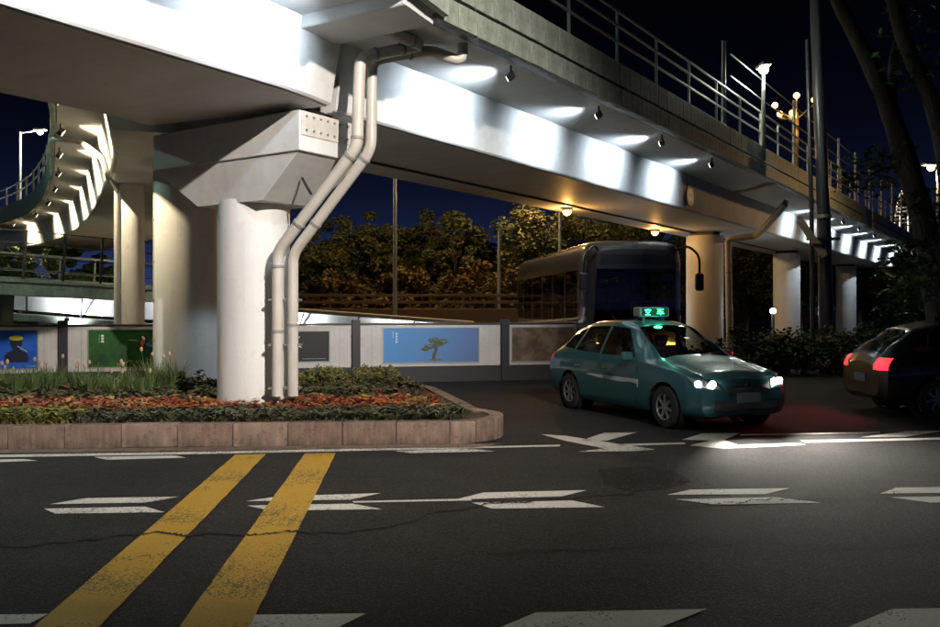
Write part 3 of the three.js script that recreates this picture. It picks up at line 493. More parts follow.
function tree(label, pxx, d, top, w, o = {}) {
  const b = at(pxx, 308, d).setY(0), H = EYE + (HOR - top) / F * d, R = w / F * d / 2, t = thing('tree', label, 'tree', b, o.group ?? 'dark trees behind the raised road');
  part('trunk', taperTube([V(0, 0, 0), V(rr(-.2, .2), H * .35, 0), V(rr(-.4, .4), H * .8, 0)], .035 * H, .01 * H), mBark, t);
  for (let i = 0; i < 4; i++) { const a = rr(0, 6.28); part('limb', taperTube([V(0, H * (.25 + .08 * i), 0), V(Math.cos(a) * R * .35, H * (.42 + .08 * i), Math.sin(a) * R * .35), V(Math.cos(a) * R * .75, H * (.55 + .09 * i), Math.sin(a) * R * .75)], .014 * H, .004 * H, 8, 6), mBark, t); }
  part('crown', crown(V(0, H * .58, 0), R, H * .42, o.clumps ?? 60, o.per ?? 210, o.size ?? .21, o.cols ?? TC), mLeafV, t); return t;
}
const ORD = ['first', 'second', 'third', 'fourth', 'fifth', 'sixth', 'seventh', 'eighth', 'ninth', 'tenth', 'eleventh', 'twelfth', 'thirteenth', 'fourteenth', 'fifteenth', 'sixteenth', 'seventeenth'];
[[318, 44, 222, 80], [352, 47, 208, 84], [392, 45, 218, 74], [428, 46, 214, 80], [455, 44, 203, 66], [492, 46, 222, 76], [530, 43, 196, 96], [575, 45, 196, 96], [620, 47, 205, 90], [660, 49, 215, 90]].forEach(([x, d, top, w], i) => tree(`dark orange-tinged leafy tree, ${ORD[i]} from the pier downpipes along the raised road`, x, d, top, w));
[[745, 52, 236, 84], [800, 56, 246, 80], [870, 66, 252, 80]].forEach(([x, d, top, w], i) => tree(`dim tree under the far flyover, ${ORD[i]} beyond the orange-lit column`, x, d, top, w, { group: 'dim trees under the far flyover' }));
[[335, 41, 272, 60], [400, 41, 268, 70], [480, 40, 262, 90]].forEach(([x, d, top, w], i) => tree(`low orange-brown bushy tree behind the guard rail, ${ORD[i]} from the downpipes`, x, d, top, w, { group: 'orange-brown bushes behind the guard rail', cols: [[.12, .085, .02], [.1, .07, .02]] }));
[[100, 39, 250, 44], [62, 38.5, 246, 50], [15, 38, 242, 60]].forEach(([x, d, top, w], i) => tree(`small green tree behind the footbridge railing, ${ORD[i]} from the slender column`, x, d, top, w, { group: 'green trees behind the footbridge', cols: [[.09, .13, .025], [.13, .14, .03], [.06, .09, .02]], size: .22, per: 130 }));
for (const [x, d, top, w] of [[880, 62, 180, 64], [912, 70, 196, 50]]) tree('tall dark conifer-like tree silhouetted behind the flyover deck', x, d, top, w, { group: 'silhouetted trees behind the deck', clumps: 20 });
[300, 350, 400, 450, 500, 550, 600, 650, 700, 750, 800, 850, 900].forEach((x, i) => tree(`dense dark background tree in the far belt, ${ORD[i]} from the pier downpipes`, x, 60 + 3 * (i % 3), 246 + 8 * hash(i, 4), 90, { group: 'far belt of trees', clumps: 60, per: 70, size: .6 }));
{ // near tree at the right with bare limbs
  const d = 15, b = at(946, 308, d).setY(0), t = thing('tree', 'large bare-limbed tree leaning over the right edge, dark bark', 'tree', b), q = (x, y, dd = d) => at(x, y, dd).sub(b);
  part('trunk', taperTube([q(944, 410), q(940, 320), q(930, 250), q(915, 190), q(893, 120), q(868, 60), q(838, 0), q(815, -60)], .27, .09, 26, 12), mBark, t);
  part('limb', taperTube([q(938, 300), q(950, 200, 14.6), q(935, 110, 14.2), q(908, 50, 14), q(893, 0, 13.8), q(885, -50, 13.6)], .2, .09, 22, 10), mBark, t);
  part('limb', taperTube([q(893, 120), q(893, 60, 15.4), q(902, 10, 15.6), q(905, -40, 15.8)], .09, .04, 14, 8), mBark, t);
  part('limb', taperTube([q(910, 175), q(890, 168, 15.2), q(868, 176, 15.5)], .05, .015, 10, 6), mBark, t);
  part('limb', taperTube([q(930, 235), q(915, 246, 14.6), q(898, 258, 14.3)], .05, .012, 10, 6), mBark, t);
  const out = []; for (const [x, y, dd, n, s, sp] of [[872, 172, 15.3, 150, .11, .5], [890, 160, 15.2, 110, .11, .4], [858, 185, 15.6, 80, .1, .35], [912, 252, 14.5, 160, .1, .4], [900, 270, 14.3, 130, .1, .35], [930, 275, 14.4, 220, .1, .45], [915, 292, 14.2, 120, .09, .3], [938, 205, 14.8, 180, .11, .5], [930, 60, 14.2, 160, .12, .7], [940, 0, 14, 160, .12, .8]]) for (let i = 0; i < n; i++) { const p = q(x, y, dd).add(V(rr(-1, 1) * sp, rr(-.6, .6) * sp, rr(-1, 1) * sp)); const j = rr(.7, 1.3); out.push([p, s * rr(.8, 1.6), [.04 * j, .085 * j, .022 * j]]); }
  part('crown', leafGeo(out), mLeafV, t);
}
function shrub(label, p, R, H, n, size, cols, group) { const t = thing('shrub', label, 'shrub', p, group); part('stem', taperTube([V(0, 0, 0), V(.05, H * .5, 0), V(-.03, H * .8, 0)], .04, .015, 6, 6), mBark, t); part('foliage', crown(V(0, H * .52, 0), R, H * .5, Math.round(n / 40), 45, size, cols), mLeafV, t); return t; }
const GC = [[.045, .075, .02], [.06, .085, .022], [.03, .05, .015], [.085, .07, .025]];
for (let i = 0; i < 17; i++) { const X = 700 + i * 17, d = rr(22.5, 25.5), top = i < 3 ? 350 - i * 5 : i > 11 ? rr(312, 330) - (i - 11) * 3 : rr(326, 340); const p = at(X, 308, d).setY(0), H = EYE - (top - HOR) / F * d; shrub(`rounded dark green hedge shrub beyond the road, ${ORD[i]} from the orange-lit column`, p, .85, H, 1500, .11, GC, 'hedge shrubs beyond the road'); }
for (const [X, d, top, R] of [[905, 18, 296, .8], [935, 17.5, 280, .9], [880, 19, 318, .7]]) shrub('tall leafy shrub with broad green leaves beside the leaning tree', at(X, 308, d).setY(0), R, EYE + (HOR - top) / F * d, 1900, .15, [[.04, .095, .025], [.03, .07, .02]], 'tall shrubs beside the leaning tree');
for (let i = 0; i < 7; i++) shrub('low trimmed shrub between the flared pier and the hoarding', at(306 + i * 14.5, 384, 16.6 + .08 * i).setY(.27), .34, .36, 520, .055, [[.14, .14, .03], [.1, .12, .03], [.17, .14, .035]], 'trimmed shrubs behind the pier');
for (let i = 0; i < 5; i++) shrub('low dark shrub at the foot of the green-cast column', at(148 + i * 15, 391, 15.4).setY(.27), .36, .34, 420, .06, [[.05, .045, .02], [.07, .05, .025], [.03, .04, .018]], 'dark shrubs at the column foot');
{ // grassy clumps with tall blades and a few seed heads
  function clump(pxx, y, d, H, n) { const p = at(pxx, y, d).setY(.27), t = thing('grass_clump', 'clump of long arching green blades in the planting bed', 'plant', p, 'long-bladed clumps in the bed'), pos = [], col = [];
    for (let i = 0; i < n; i++) { const a = rr(0, 6.28), lean = rr(.05, .55) * H, h = H * rr(.55, 1.05), w = rr(.008, .018), r0 = rr(0, .16), j = rr(.7, 1.3), seg = 4; const dir = V(Math.cos(a), 0, Math.sin(a)), sd = V(-Math.sin(a), 0, Math.cos(a)); let prev;
      for (let k = 0; k <= seg; k++) { const u = k / seg, c = dir.clone().multiplyScalar(r0 + lean * u * u).setY(h * (u - .25 * u * u * (lean / H))), ww = w * (1 - u * .9), l = c.clone().addScaledVector(sd, ww), r = c.clone().addScaledVector(sd, -ww); if (prev) for (const v of [prev[0], prev[1], r, prev[0], r, l]) { pos.push(v.x, v.y, v.z); col.push(.075 * j, .11 * j, .03 * j); } prev = [l, r]; } }
    const g = rawGeo(pos); g.setAttribute('color', new THREE.Float32BufferAttribute(col, 3)); part('blades', g, mLeafV, t);
    for (let i = 0; i < 1; i++) { const a = rr(0, 6.28), q = V(Math.cos(a) * .15, H * rr(.95, 1.25), Math.sin(a) * .15); const st = part('flower_stalk', barBetween(V(q.x * .3, 0, q.z * .3), q, .005, 5), mLeafMid, t); part('seed_head', new THREE.IcosahedronGeometry(.035, 1).scale(.8, 1.3, .8).translate(q.x, q.y, q.z), std(lin(.4, .27, .2), .8), st); } }
  for (let i = 0; i < 22; i++) clump(-8 + i * 8.6 + rr(-4, 4), 398, rr(14.2, 15.8), rr(.32, .62) * (i > 13 ? 1.15 : 1), 90);
}
function groundCover(name, label, region, n, size, cols, hmax) { // nobody could count these leaves
  const g = rawGeo([0, 0, -.5, .3, .08, 0, 0, .02, .5, 0, 0, -.5, 0, .02, .5, -.3, .08, 0]), m = new THREE.InstancedMesh(g, std(0xffffff, .65, { side: THREE.DoubleSide }), n), M = new THREE.Matrix4(), q = new THREE.Quaternion(), c = new THREE.Color();
  let i = 0; while (i < n) { // rosettes: a plant, then its leaves leaning outwards
    const [u, v] = region(), P = RU(u, v), sp = hmax * rr(.5, 1.15), pick = cols[Math.min(cols.length - 1, Math.max(0, Math.floor((fbm(u * .09, v * .3, 32, 3) * 1.6 - .3) * cols.length + rr(-.7, .7))))], pj = rr(.7, 1.25), bare = fbm(u * .2 + 3, v * .2 + 9, 16, 3) < .36, L = bare ? 5 : 14 + (rnd() * 16 | 0), ps = size * rr(.7, 1.7);
    for (let k = 0; k < L && i < n; k++, i++) { const a = rr(0, 6.283), up = rnd(), rad = sp * (.25 + .8 * Math.sqrt(1 - up * up)) * rr(.4, 1), s = ps * rr(.7, 1.3);
      q.setFromEuler(new THREE.Euler((1.15 - up) * -.9 * rr(.5, 1.2), a, rr(-.3, .3), 'YXZ')); M.compose(V(P.x + Math.sin(a) * rad, .28 + sp * (.15 + .85 * up) * rr(.7, 1.1), P.z + Math.cos(a) * rad), q, V(s, s, s * 1.5)); m.setMatrixAt(i, M); const j = pj * rr(.8, 1.2); c.setRGB(pick[0] * j, pick[1] * j, pick[2] * j); m.setColorAt(i, c); } }
  m.name = numbered(name); shade(m); m.userData = { label, category: 'ground cover', kind: 'stuff' }; scene.add(m);
}
const inBed = (u0, u1, v0, v1) => () => { for (;;) { const u = rr(u0, u1), v = rr(v0, v1); const p = RU(u, v); if (Math.hypot(p.x + 3.33, p.z + 13.1) > .58 && (u < .4 || Math.hypot(u - .55, v - 12.02) < .55) && u < .75 - (v - 12) * .14) return [u, v]; } };
groundCover('edging_plants', 'low yellow-green leafy edging along the left of the kerb', inBed(-8, -4.4, 11.46, 12.2), 11000, .05, [[.16, .16, .03], [.22, .19, .035], [.1, .12, .03]], .17);
groundCover('edging_plants', 'low grey-green grassy edging along the right of the kerb', inBed(-4.5, .9, 11.46, 12.25), 13000, .045, [[.05, .06, .035], [.075, .085, .05], [.1, .1, .05]], .15);
groundCover('red_foliage_plants', 'band of red and orange leafy bedding plants around the pier', inBed(-9, .6, 12.2, 13.5), 22000, .06, [[.3, .045, .03], [.36, .1, .03], [.32, .16, .05], [.22, .03, .03], [.3, .2, .06]], .17);
groundCover('dark_foliage_plants', 'dark green low planting behind the red band', inBed(-11, .2, 13.5, 17.6), 26000, .075, [[.05, .06, .02], [.075, .075, .02], [.04, .045, .02], [.09, .04, .025]], .15);

// ---------------------------------------------------------------- far lit tower
{ const d = 820, p = at(905, 308, d).setY(0), H = EYE + (HOR - 190) / F * d, t = thing('tower', 'distant pointed skyscraper top outlined in white lights', 'tower', p);
  const prof = y => { const k = cl((y - H * .55) / (H * .45)); return 9.5 * Math.sqrt(Math.max(0, 1 - k * k * .96)); };
  const pts = []; for (let i = 0; i <= 30; i++) pts.push(new THREE.Vector2(Math.max(.3, prof(H * i / 30)), H * i / 30)); part('shell', new THREE.LatheGeometry(pts, 16), std(lin(.05, .05, .06), .4), t);
  part('spire', new THREE.CylinderGeometry(.15, .4, 5, 6).translate(0, H + 2, 0), mSteel, t);
  const mg = glow(1, .93, .8, 2.2); for (let k = 0; k < 8; k++) { const a = k * Math.PI / 4 + .2, c = []; for (let i = 16; i <= 30; i++) { const y = H * i / 30, r = prof(y) + .5; c.push(V(Math.cos(a) * r, y, Math.sin(a) * r)); } part('light_strip', new THREE.TubeGeometry(new THREE.CatmullRomCurve3(c), 24, .42, 5), mg, t); }
  for (let i = 0; i < 9; i++) { const y = H * (.72 + .032 * i); part('light_ring', new THREE.TorusGeometry(prof(y) + .3, .28, 5, 24).rotateX(Math.PI / 2).translate(0, y, 0), glow(1, .8, .55, .9), t); } }

// ---------------------------------------------------------------- vehicles
// lofted body: stations along z (nose at 0, tail at -L), half section splined from sill to roof
function loft(stations, nz, key) {
  const keys = stations, L = keys[keys.length - 1][0];
  const cols = keys[0].length, curves = []; for (let c = 1; c < cols; c++) curves.push(c);
  const val = (z, c) => { let i = 0; while (i < keys.length - 2 && keys[i + 1][0] < z) i++; const a = keys[i], b = keys[i + 1], k = cl((z - a[0]) / (b[0] - a[0])); const m = j => { const p = keys[Math.max(0, j - 1)], n = keys[Math.min(keys.length - 1, j + 1)]; return (n[c] - p[c]) / (n[0] - p[0]) * .55; }; const h = b[0] - a[0], k2 = k * k, k3 = k2 * k; return a[c] * (2 * k3 - 3 * k2 + 1) + b[c] * (3 * k2 - 2 * k3) + h * (m(i) * (k3 - 2 * k2 + k) + m(i + 1) * (k3 - k2)); };
  const rings = []; for (let i = 0; i <= nz; i++) { const z = L * i / nz, half = key(curves.map(c => val(z, c))); const cv = new THREE.CatmullRomCurve3(half.map(([x, y]) => V(x, y, 0)), false, 'centripetal', .5), p = cv.getPoints(40); rings.push(p.map(q => V(Math.max(0, q.x), q.y, -z))); }
  const tris = []; for (let i = 0; i < nz; i++) for (let k = 0; k < 40; k++) for (const s of [1, -1]) { const f = v => V(v.x * s, v.y, v.z), a = f(rings[i][k]), b = f(rings[i + 1][k]), c = f(rings[i + 1][k + 1]), d = f(rings[i][k + 1]); const add = (x, y, z) => tris.push(s > 0 ? [x, y, z] : [x, z, y]); add(a, b, c); add(a, c, d); }
  for (const [r, e] of [[rings[0], 1], [rings[nz], -1]]) for (let k = 0; k < 40; k++) for (const s of [1, -1]) { const f = v => V(v.x * s, v.y, v.z), c = V(0, (r[0].y + r[40].y) / 2, r[0].z); tris.push(s * e < 0 ? [c, f(r[k + 1]), f(r[k])] : [c, f(r[k]), f(r[k + 1])]); }
  return tris.filter(([a, b, c]) => b.clone().sub(a).cross(c.clone().sub(a)).length() > 1e-9);
}
function cutOut(tris, poly, proj, test) { // split triangles by a convex polygon in a projection; returns [inside, outside]
  const IN = [], OUT = []; let area = 0; poly.forEach((p, i) => { const q = poly[(i + 1) % poly.length]; area += p[0] * q[1] - q[0] * p[1]; }); const P = area > 0 ? poly : poly.slice().reverse();
  const fan = (a, list) => { for (let i = 1; i < a.length - 1; i++) list.push([a[0], a[i], a[i + 1]]); };
  for (const t of tris) { const n = t[1].clone().sub(t[0]).cross(t[2].clone().sub(t[0])).normalize(); if (!test(n, t)) { OUT.push(t); continue; }
    let cur = t.slice();
    for (let i = 0; i < P.length && cur.length; i++) { const [x0, y0] = P[i], [x1, y1] = P[(i + 1) % P.length]; const s = v => { const [x, y] = proj(v); return (x1 - x0) * (y - y0) - (y1 - y0) * (x - x0); }; const a = [], b = [];
      for (let k = 0; k < cur.length; k++) { const p = cur[k], q = cur[(k + 1) % cur.length], sp = s(p), sq = s(q); (sp >= 0 ? a : b).push(p); if ((sp >= 0) !== (sq >= 0)) { const m = p.clone().lerp(q, sp / (sp - sq)); a.push(m); b.push(m); } }
      if (b.length > 2) fan(b, OUT); cur = a; }
    if (cur.length > 2) fan(cur, IN); }
  return [IN, OUT];
}
const triGeo = (tris, crease = .55) => { const pos = []; for (const t of tris) for (const v of t) pos.push(v.x, v.y, v.z); return toCreasedNormals(rawGeo(pos), crease); };
const mGlass = new THREE.MeshPhysicalMaterial({ color: lin(.62, .68, .68), roughness: .03, transmission: 1, thickness: 0, ior: 1.5 });
const mTyre = std(lin(.02, .02, .02), .9), mRim = std(lin(.45, .46, .48), .3, { metalness: .8 }), mSeat = std(lin(.04, .04, .045), .8), mChrome = std(lin(.6, .6, .62), .15, { metalness: 1 });
function wheel(parent, x, y, z, r, w) { const g = new THREE.Group(); g.name = 'wheel'; g.position.set(x, y, z); parent.add(g); const s = Math.sign(x);
  const pr = [[r * .62, -w / 2], [r * .92, -w / 2], [r, -w * .32], [r, w * .32], [r * .92, w / 2], [r * .62, w / 2]].map(q => new THREE.Vector2(...q)); part('tyre', new THREE.LatheGeometry(pr, 32).rotateZ(Math.PI / 2), mTyre, g);
  const gs = [new THREE.CylinderGeometry(r * .12, r * .14, .04, 12).rotateZ(Math.PI / 2).translate(s * w * .38, 0, 0), new THREE.TorusGeometry(r * .6, r * .05, 8, 28).rotateY(Math.PI / 2).translate(s * w * .4, 0, 0)]; for (let i = 0; i < 7; i++) gs.push(new THREE.BoxGeometry(.03, r * .52, r * .14).translate(0, r * .34, 0).rotateX(i / 7 * 6.283).translate(s * w * .36, 0, 0)); part('rim', mergeGeometries(gs.map(q => q.toNonIndexed())), mRim, g); part('brake_disc', new THREE.CylinderGeometry(r * .56, r * .56, .02, 24).rotateZ(Math.PI / 2), mDark, g); }
const mBowl = std(lin(.35, .35, .36), .2, { metalness: .9 });
function car(t, paint, o) {
  // station: z, sill height, half width, belt height, belt half width, roof height, roof half width
  const key = ([yb, hw, by, bw, ty, tw]) => [[0, yb], [hw * .86, yb], [hw * .96, yb + .07], [hw, yb + .24], [hw * .995, by - .16], [bw, by], [bw + (tw - bw) * .12, by + (ty - by) * .16], [tw + (bw - tw) * .12, ty - (ty - by) * .2], [tw * .93, ty - .035], [tw * .6, ty - .004], [0, ty + .012]];
  let body = loft(o.st, 90, key); const L = o.L, side = sgn => (n, q) => n.x * sgn > .55 && q[0].x * sgn > .2;
  const win = []; for (const poly of o.side) for (const s of [1, -1]) { let a; [a, body] = cutOut(body, poly, v => [-v.z, v.y], side(s)); win.push(a); }
  let ws, rw; [ws, body] = cutOut(body, o.ws, v => [v.x, -v.z], n => n.y > .25 && n.z > .2); [rw, body] = cutOut(body, o.rw, v => [v.x, -v.z], n => n.y > .1 && n.z < -.2);
  for (const wz of o.wheels) { const c = []; for (let i = 0; i < 22; i++) c.push([wz + Math.cos(i / 22 * 6.283) * .37, .33 + Math.sin(i / 22 * 6.283) * .37]); for (const s of [1, -1]) [, body] = cutOut(body, c, v => [-v.z, v.y], (n, q) => q[0].x * s > .55); }
  const lamps = []; for (const [name, poly, test] of o.lamps) { let a; [a, body] = cutOut(body, poly, v => [v.x, v.y], test); lamps.push([name, a]); }
  part('body', triGeo(body), paint, t); for (const w of win) part('side_window', triGeo(w), mGlass, t); part('windscreen', triGeo(ws), mGlass, t); part('rear_window', triGeo(rw), mGlass, t);
  for (const wz of o.wheels) for (const s of [1, -1]) { part('wheel_arch', new THREE.CylinderGeometry(.375, .375, .3, 22, 1, true).rotateZ(Math.PI / 2).translate(s * .72, .33, -wz), mDark, t); wheel(t, s * .79, .32, -wz, .32, .21); }
  for (const [name, tri] of lamps) { const m = part(name, triGeo(tri), o.lampMat[name], t); if (name !== 'headlight' || !o.lit) continue; const c = V(0, 0, 0); tri.forEach(q => q.forEach(v => c.add(v))); c.multiplyScalar(1 / (tri.length * 3)); const s = Math.sign(c.x);
    part('reflector', triGeo(tri.map(q => q.map(v => v.clone().add(V(-s * .02, -.005, -.07))))), mBowl, m); for (const [dx, dz] of [[-.09, .05], [.09, -.05]]) part('bulb', new THREE.SphereGeometry(.05, 14, 10).translate(c.x + s * dx, c.y + .0, c.z - .03 + dz * .9), o.lit, m); }
  part('floor_pan', box(1.4, .1, L * .86, .03).translate(0, .28, -L / 2), mDark, t);
  for (const [x, z] of [[.37, 2.2], [-.37, 2.2], [0, 3.2]]) { const w = x ? .5 : 1.25; part('seat', mergeGeometries([box(w, .16, .5, .05).translate(x, .52, -z), box(w, .62, .14, .05).rotateX(.18).translate(x, .85, -z - .3), box(w * .45, .18, .1, .04).translate(x, 1.24, -z - .37)]), mSeat, t); }
  part('dashboard', box(1.35, .22, .4, .06).translate(0, .86, -1.35), mSeat, t); part('steering_wheel', new THREE.TorusGeometry(.18, .018, 8, 24).rotateX(-.5).translate(.37, .92, -1.62), mSeat, t);
  for (const s of [1, -1]) { const m = part('wing_mirror', box(.2, .14, .11, .04).translate(s * 1.0, 1.04, -1.62), paint, t); part('mirror_glass', box(.16, .1, .006).translate(s * 1.0, 1.04, -1.68), mChrome, m); for (const z of o.handles) part('door_handle', box(.02, .025, .18, .008).translate(s * (o.hw + .004), .8, -z), mChrome, t); }
  for (const s of [1, -1]) for (const z of o.seams) part('door_seam', box(.006, .62, .01).translate(s * (o.hw - .001), .58, -z), mDark, t);
}
const paintMat = (r, g, b) => new THREE.MeshPhysicalMaterial({ color: lin(r, g, b), roughness: .35, metalness: .2, clearcoat: 1, clearcoatRoughness: .06 });
const HATCH = { L: 4.45, hw: .9, st: [[0, .34, .62, .6, .6, .64, .5], [.1, .24, .78, .7, .74, .74, .6], [.35, .2, .87, .82, .83, .87, .66], [.75, .19, .895, .88, .86, .95, .68], [1.12, .19, .9, .93, .87, 1.04, .66], [1.55, .19, .905, .95, .875, 1.3, .6], [1.98, .19, .905, .96, .88, 1.52, .58], [2.5, .19, .905, .98, .88, 1.6, .6], [3.2, .19, .905, 1.0, .875, 1.58, .58], [3.75, .2, .9, 1.01, .865, 1.47, .54], [4.1, .22, .88, 1.0, .83, 1.26, .5], [4.35, .26, .84, .95, .77, 1.02, .56], [4.45, .36, .74, .86, .68, .88, .52]],
  side: [[[1.62, 1.02], [2.1, 1.46], [2.55, 1.5], [2.55, 1.03]], [[2.62, 1.03], [2.62, 1.5], [3.3, 1.47], [3.4, 1.06]], [[3.47, 1.07], [3.37, 1.44], [3.72, 1.34], [3.9, 1.1]]], ws: [[-.66, 1.18], [.66, 1.18], [.52, 1.95], [-.52, 1.95]], rw: [[-.45, 3.85], [.45, 3.85], [.5, 4.3], [-.5, 4.3]], wheels: [.82, 3.58], handles: [2.4, 3.25], seams: [1.5, 2.58, 3.45] };
const lampFront = n => n.z > .15, lampRear = n => n.z < -.15;
function carLamps(headI, tailI) { return { lamps: [['headlight', [[.42, .62], [.8, .66], [.84, .8], [.5, .76]], lampFront], ['headlight', [[-.42, .62], [-.8, .66], [-.84, .8], [-.5, .76]], lampFront], ['grille', [[-.36, .52], [.36, .52], [.4, .68], [-.4, .68]], lampFront], ['air_intake', [[-.6, .3], [.6, .3], [.62, .46], [-.62, .46]], lampFront], ['tail_light', [[.52, .78], [.84, .78], [.8, .98], [.55, .98]], lampRear], ['tail_light', [[-.52, .78], [-.84, .78], [-.8, .98], [-.55, .98]], lampRear]], lit: headI ? glow(1, .93, .8, headI) : null, lampMat: { headlight: headI ? mGlass : mChrome, grille: mBlackPaint, air_intake: mBlackPaint, tail_light: tailI ? glow(1, .03, .04, tailI) : std(lin(.3, .01, .01), .3) } }; }
{ // taxi with lit headlamps and green roof sign, come to rest facing the road
  const fr = V(4.05, 0, -12.35), turn = .42, t = thing('taxi', 'teal and white taxi with lit headlamps and green roof sign, turning onto the road', 'taxi', fr, null, turn);
  car(t, paintMat(.03, .12, .14), { ...HATCH, ...carLamps(60, .5) });
  part('number_plate', box(.44, .14, .01, .004).translate(0, .5, .004), std(lin(.16, .2, .26), .5), t); part('badge', new THREE.CylinderGeometry(.05, .05, .012, 20).rotateX(Math.PI / 2).translate(0, .66, -.012), mChrome, t); part('grille_bar', box(.66, .018, .014, .004).translate(0, .6, .002), mChrome, t); part('wiper', barBetween(V(.05, 1.06, -1.12), V(.5, 1.1, -1.22), .01, 6), mBlackPaint, t);
  const c = document.createElement('canvas'); c.width = 256; c.height = 64; const k = c.getContext('2d'); k.fillStyle = '#001208'; k.fillRect(0, 0, 256, 64); k.strokeStyle = '#4dffc0'; k.lineWidth = 6;
  const L = (...p) => { k.beginPath(); k.moveTo(p[0], p[1]); for (let i = 2; i < p.length; i += 2) k.lineTo(p[i], p[i + 1]); k.stroke(); };
  L(60, 8, 60, 14); L(34, 24, 34, 15, 86, 15, 86, 24); L(52, 20, 42, 32); L(68, 20, 80, 32); L(42, 38, 78, 38); L(60, 38, 60, 56); L(34, 56, 86, 56);
  L(150, 12, 214, 12); L(178, 6, 156, 32, 212, 32); L(184, 20, 184, 60); L(146, 46, 220, 46);
  const tx = new THREE.CanvasTexture(c); tx.colorSpace = THREE.SRGBColorSpace;
  const sg = part('roof_sign', box(.62, .17, .2, .03).translate(0, 1.73, -2.35), std(lin(.2, .22, .22), .5), t); for (const x of [-.2, .2]) part('sign_foot', box(.06, .08, .12).translate(x, 1.62, -2.35), mDark, sg);
  part('sign_display', new THREE.PlaneGeometry(.54, .13).translate(0, 1.735, -2.247), new THREE.MeshStandardMaterial({ color: 0x111111, emissive: 0xffffff, emissiveMap: tx, emissiveIntensity: 5 }), sg);
  for (const s of [1, -1]) lampSpot(V(s * .64, .72, .04), V(s * .6, -.2, 5), lin(1, .93, .82), 55, .9, 1, 3, t);
  lampPoint(V(0, 1.75, -2.05), lin(.1, 1, .6), .5, 4, t);
  for (const s of [1, -1]) part('side_stripe', box(.004, .13, 1.5, .001).translate(s * .907, .62, -2.2), std(lin(.5, .52, .52), .4), t);
}
{ // dark car driving off to the right with its tail lamps on
  const t = thing('car', 'dark car with glowing red tail lamps leaving at the right edge', 'car', RU(12.2, 13.6), null, Math.PI / 2 + A - .12);
  car(t, paintMat(.012, .012, .015), { ...HATCH, ...carLamps(0, 2.4) });
  part('number_plate', box(.44, .14, .01, .004).translate(0, .62, -4.46), std(lin(.1, .16, .4), .5), t);
  for (const s of [1, -1]) { lampSpot(V(s * .66, .88, -4.5), V(s * .66, -.6, -7), lin(1, .04, .05), 4, 1.1, 1, 4, t); }
}
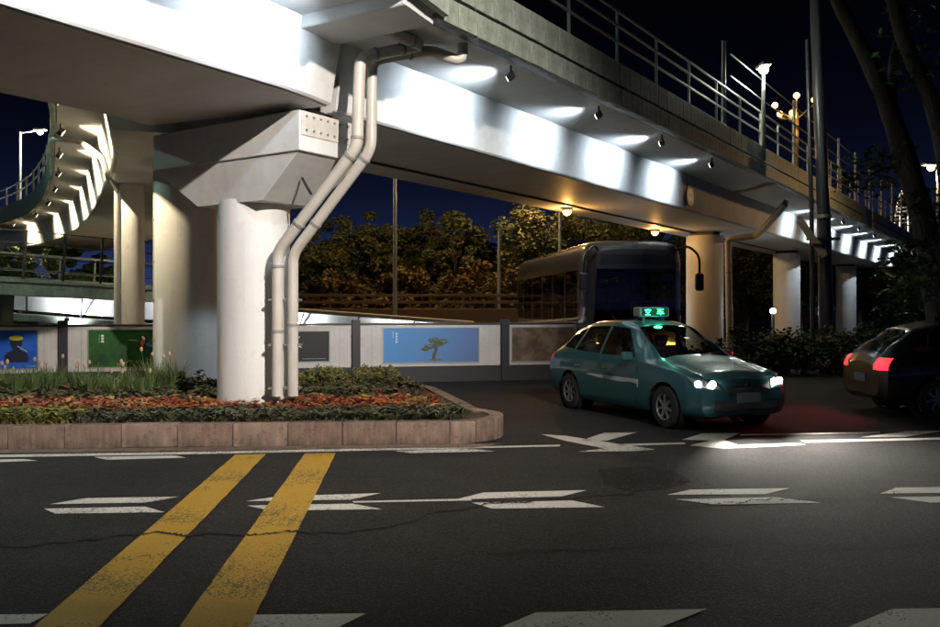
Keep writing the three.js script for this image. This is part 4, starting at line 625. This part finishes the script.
{ // coach facing the camera, dark glass and amber indicators
  const p = at(636, 308, 20.6).setY(0), t = thing('coach', 'dark bronze coach with large windscreen and ear-like mirrors, amber indicators lit', 'bus', p, null, .12);
  const key = ([yb, hw, ty]) => [[0, yb], [hw * .9, yb], [hw * .985, yb + .08], [hw, yb + .4], [hw, 1.4], [hw * .995, 2.3], [hw * .97, ty - .28], [hw * .88, ty - .07], [hw * .6, ty - .004], [0, ty + .01]];
  let body = loft([[0, .42, 1.0, 3.22], [.08, .36, 1.13, 3.32], [.25, .32, 1.22, 3.42], [.6, .3, 1.25, 3.46], [2, .3, 1.25, 3.46], [6, .3, 1.25, 3.46], [9.2, .3, 1.25, 3.46], [9.8, .34, 1.2, 3.4], [10, .42, 1.1, 3.25]], 70, key), a; const panes = [];
  [a, body] = cutOut(body, [[-1.05, 1.2], [1.05, 1.2], [.98, 2.75], [-.98, 2.75]], v => [v.x, v.y], n => n.z > .35); const ws = a;
  const lamp = []; for (const s of [1, -1]) { for (const [nm, q] of [['headlight', [[.68, .62], [1.0, .62], [1.0, .82], [.68, .82]]], ['indicator', [[.72, .88], [.98, .88], [.98, .96], [.72, .96]]]]) { [a, body] = cutOut(body, q.map(([x, y]) => [x * s, y]), v => [v.x, v.y], n => n.z > .3); lamp.push([nm, a]); } }
  [a, body] = cutOut(body, [[-.9, 2.86], [.9, 2.86], [.86, 3.1], [-.86, 3.1]], v => [v.x, v.y], n => n.z > .35); const dest = a;
  for (const s of [1, -1]) for (let i = 0; i < 6; i++) { [a, body] = cutOut(body, [[.75 + i * 1.5, 1.45], [2.16 + i * 1.5, 1.45], [2.16 + i * 1.5, 2.75], [.75 + i * 1.5, 2.75]], v => [-v.z, v.y], n => n.x * s > .7); panes.push(a); }
  for (const wz of [2.4, 7.2]) { const c = []; for (let i = 0; i < 22; i++) c.push([wz + Math.cos(i / 22 * 6.283) * .56, .5 + Math.sin(i / 22 * 6.283) * .56]); for (const s of [1, -1]) { [, body] = cutOut(body, c, v => [-v.z, v.y], (n, q) => q[0].x * s > .8); wheel(t, s * 1.08, .5, -wz, .5, .3); } }
  part('body', triGeo(body), paintMat(.075, .062, .05), t); part('windscreen', triGeo(ws), mGlass, t); for (const q of panes) part('side_window', triGeo(q), mGlass, t); part('destination_box', triGeo(dest), mBlackPaint, t);
  const lm = { headlight: glow(1, .92, .78, 1.6), indicator: glow(1, .62, .06, 10) }; for (const [n, q] of lamp) part(n, triGeo(q), lm[n], t);
  for (const s of [1, -1]) { part('mirror_arm', tube([V(s * .95, 3.2, .02), V(s * 1.15, 3.3, .4), V(s * 1.4, 3.05, .5), V(s * 1.42, 2.6, .45)], .03, .2, 8), mBlackPaint, t); part('mirror', box(.2, .42, .12, .05).translate(s * 1.42, 2.42, .45), mBlackPaint, t); part('wiper', barBetween(V(s * .15, 1.24, .03), V(s * .75, 1.75, -.02), .012, 6), mBlackPaint, t); lampPoint(V(s * .85, .92, .1), lin(1, .6, .1), .6, 4, t); }
  part('bumper', box(2.1, .22, .2, .06).translate(0, .45, -.02), mBlackPaint, t); part('number_plate', box(.44, .14, .01).translate(0, .5, .09), std(lin(.1, .16, .4), .5), t);
  part('dashboard', box(2.1, .3, .5, .06).translate(0, 1.15, -.6), std(lin(.12, .12, .12), .7), t); part('steering_wheel', new THREE.TorusGeometry(.23, .02, 8, 24).rotateX(-.9).translate(.6, 1.42, -.85), mSeat, t); part('driver_seat', box(.5, .8, .14, .05).translate(.6, 1.55, -1.5), std(lin(.12, .1, .09), .8), t); part('waist_trim', box(2.2, .03, .02, .005).translate(0, 1.13, -.015), mChrome, t); part('floor', box(2.3, .1, 9.4).translate(0, .75, -5), mSeat, t);
  for (let i = 0; i < 7; i++) for (const x of [-.75, .75]) part('seat', mergeGeometries([box(.9, .14, .45, .05).translate(x, 1.2, -2 - i * 1.1), box(.9, .75, .12, .05).rotateX(.15).translate(x, 1.6, -2.3 - i * 1.1)]), mSeat, t);
}
renderer.render(scene, camera);
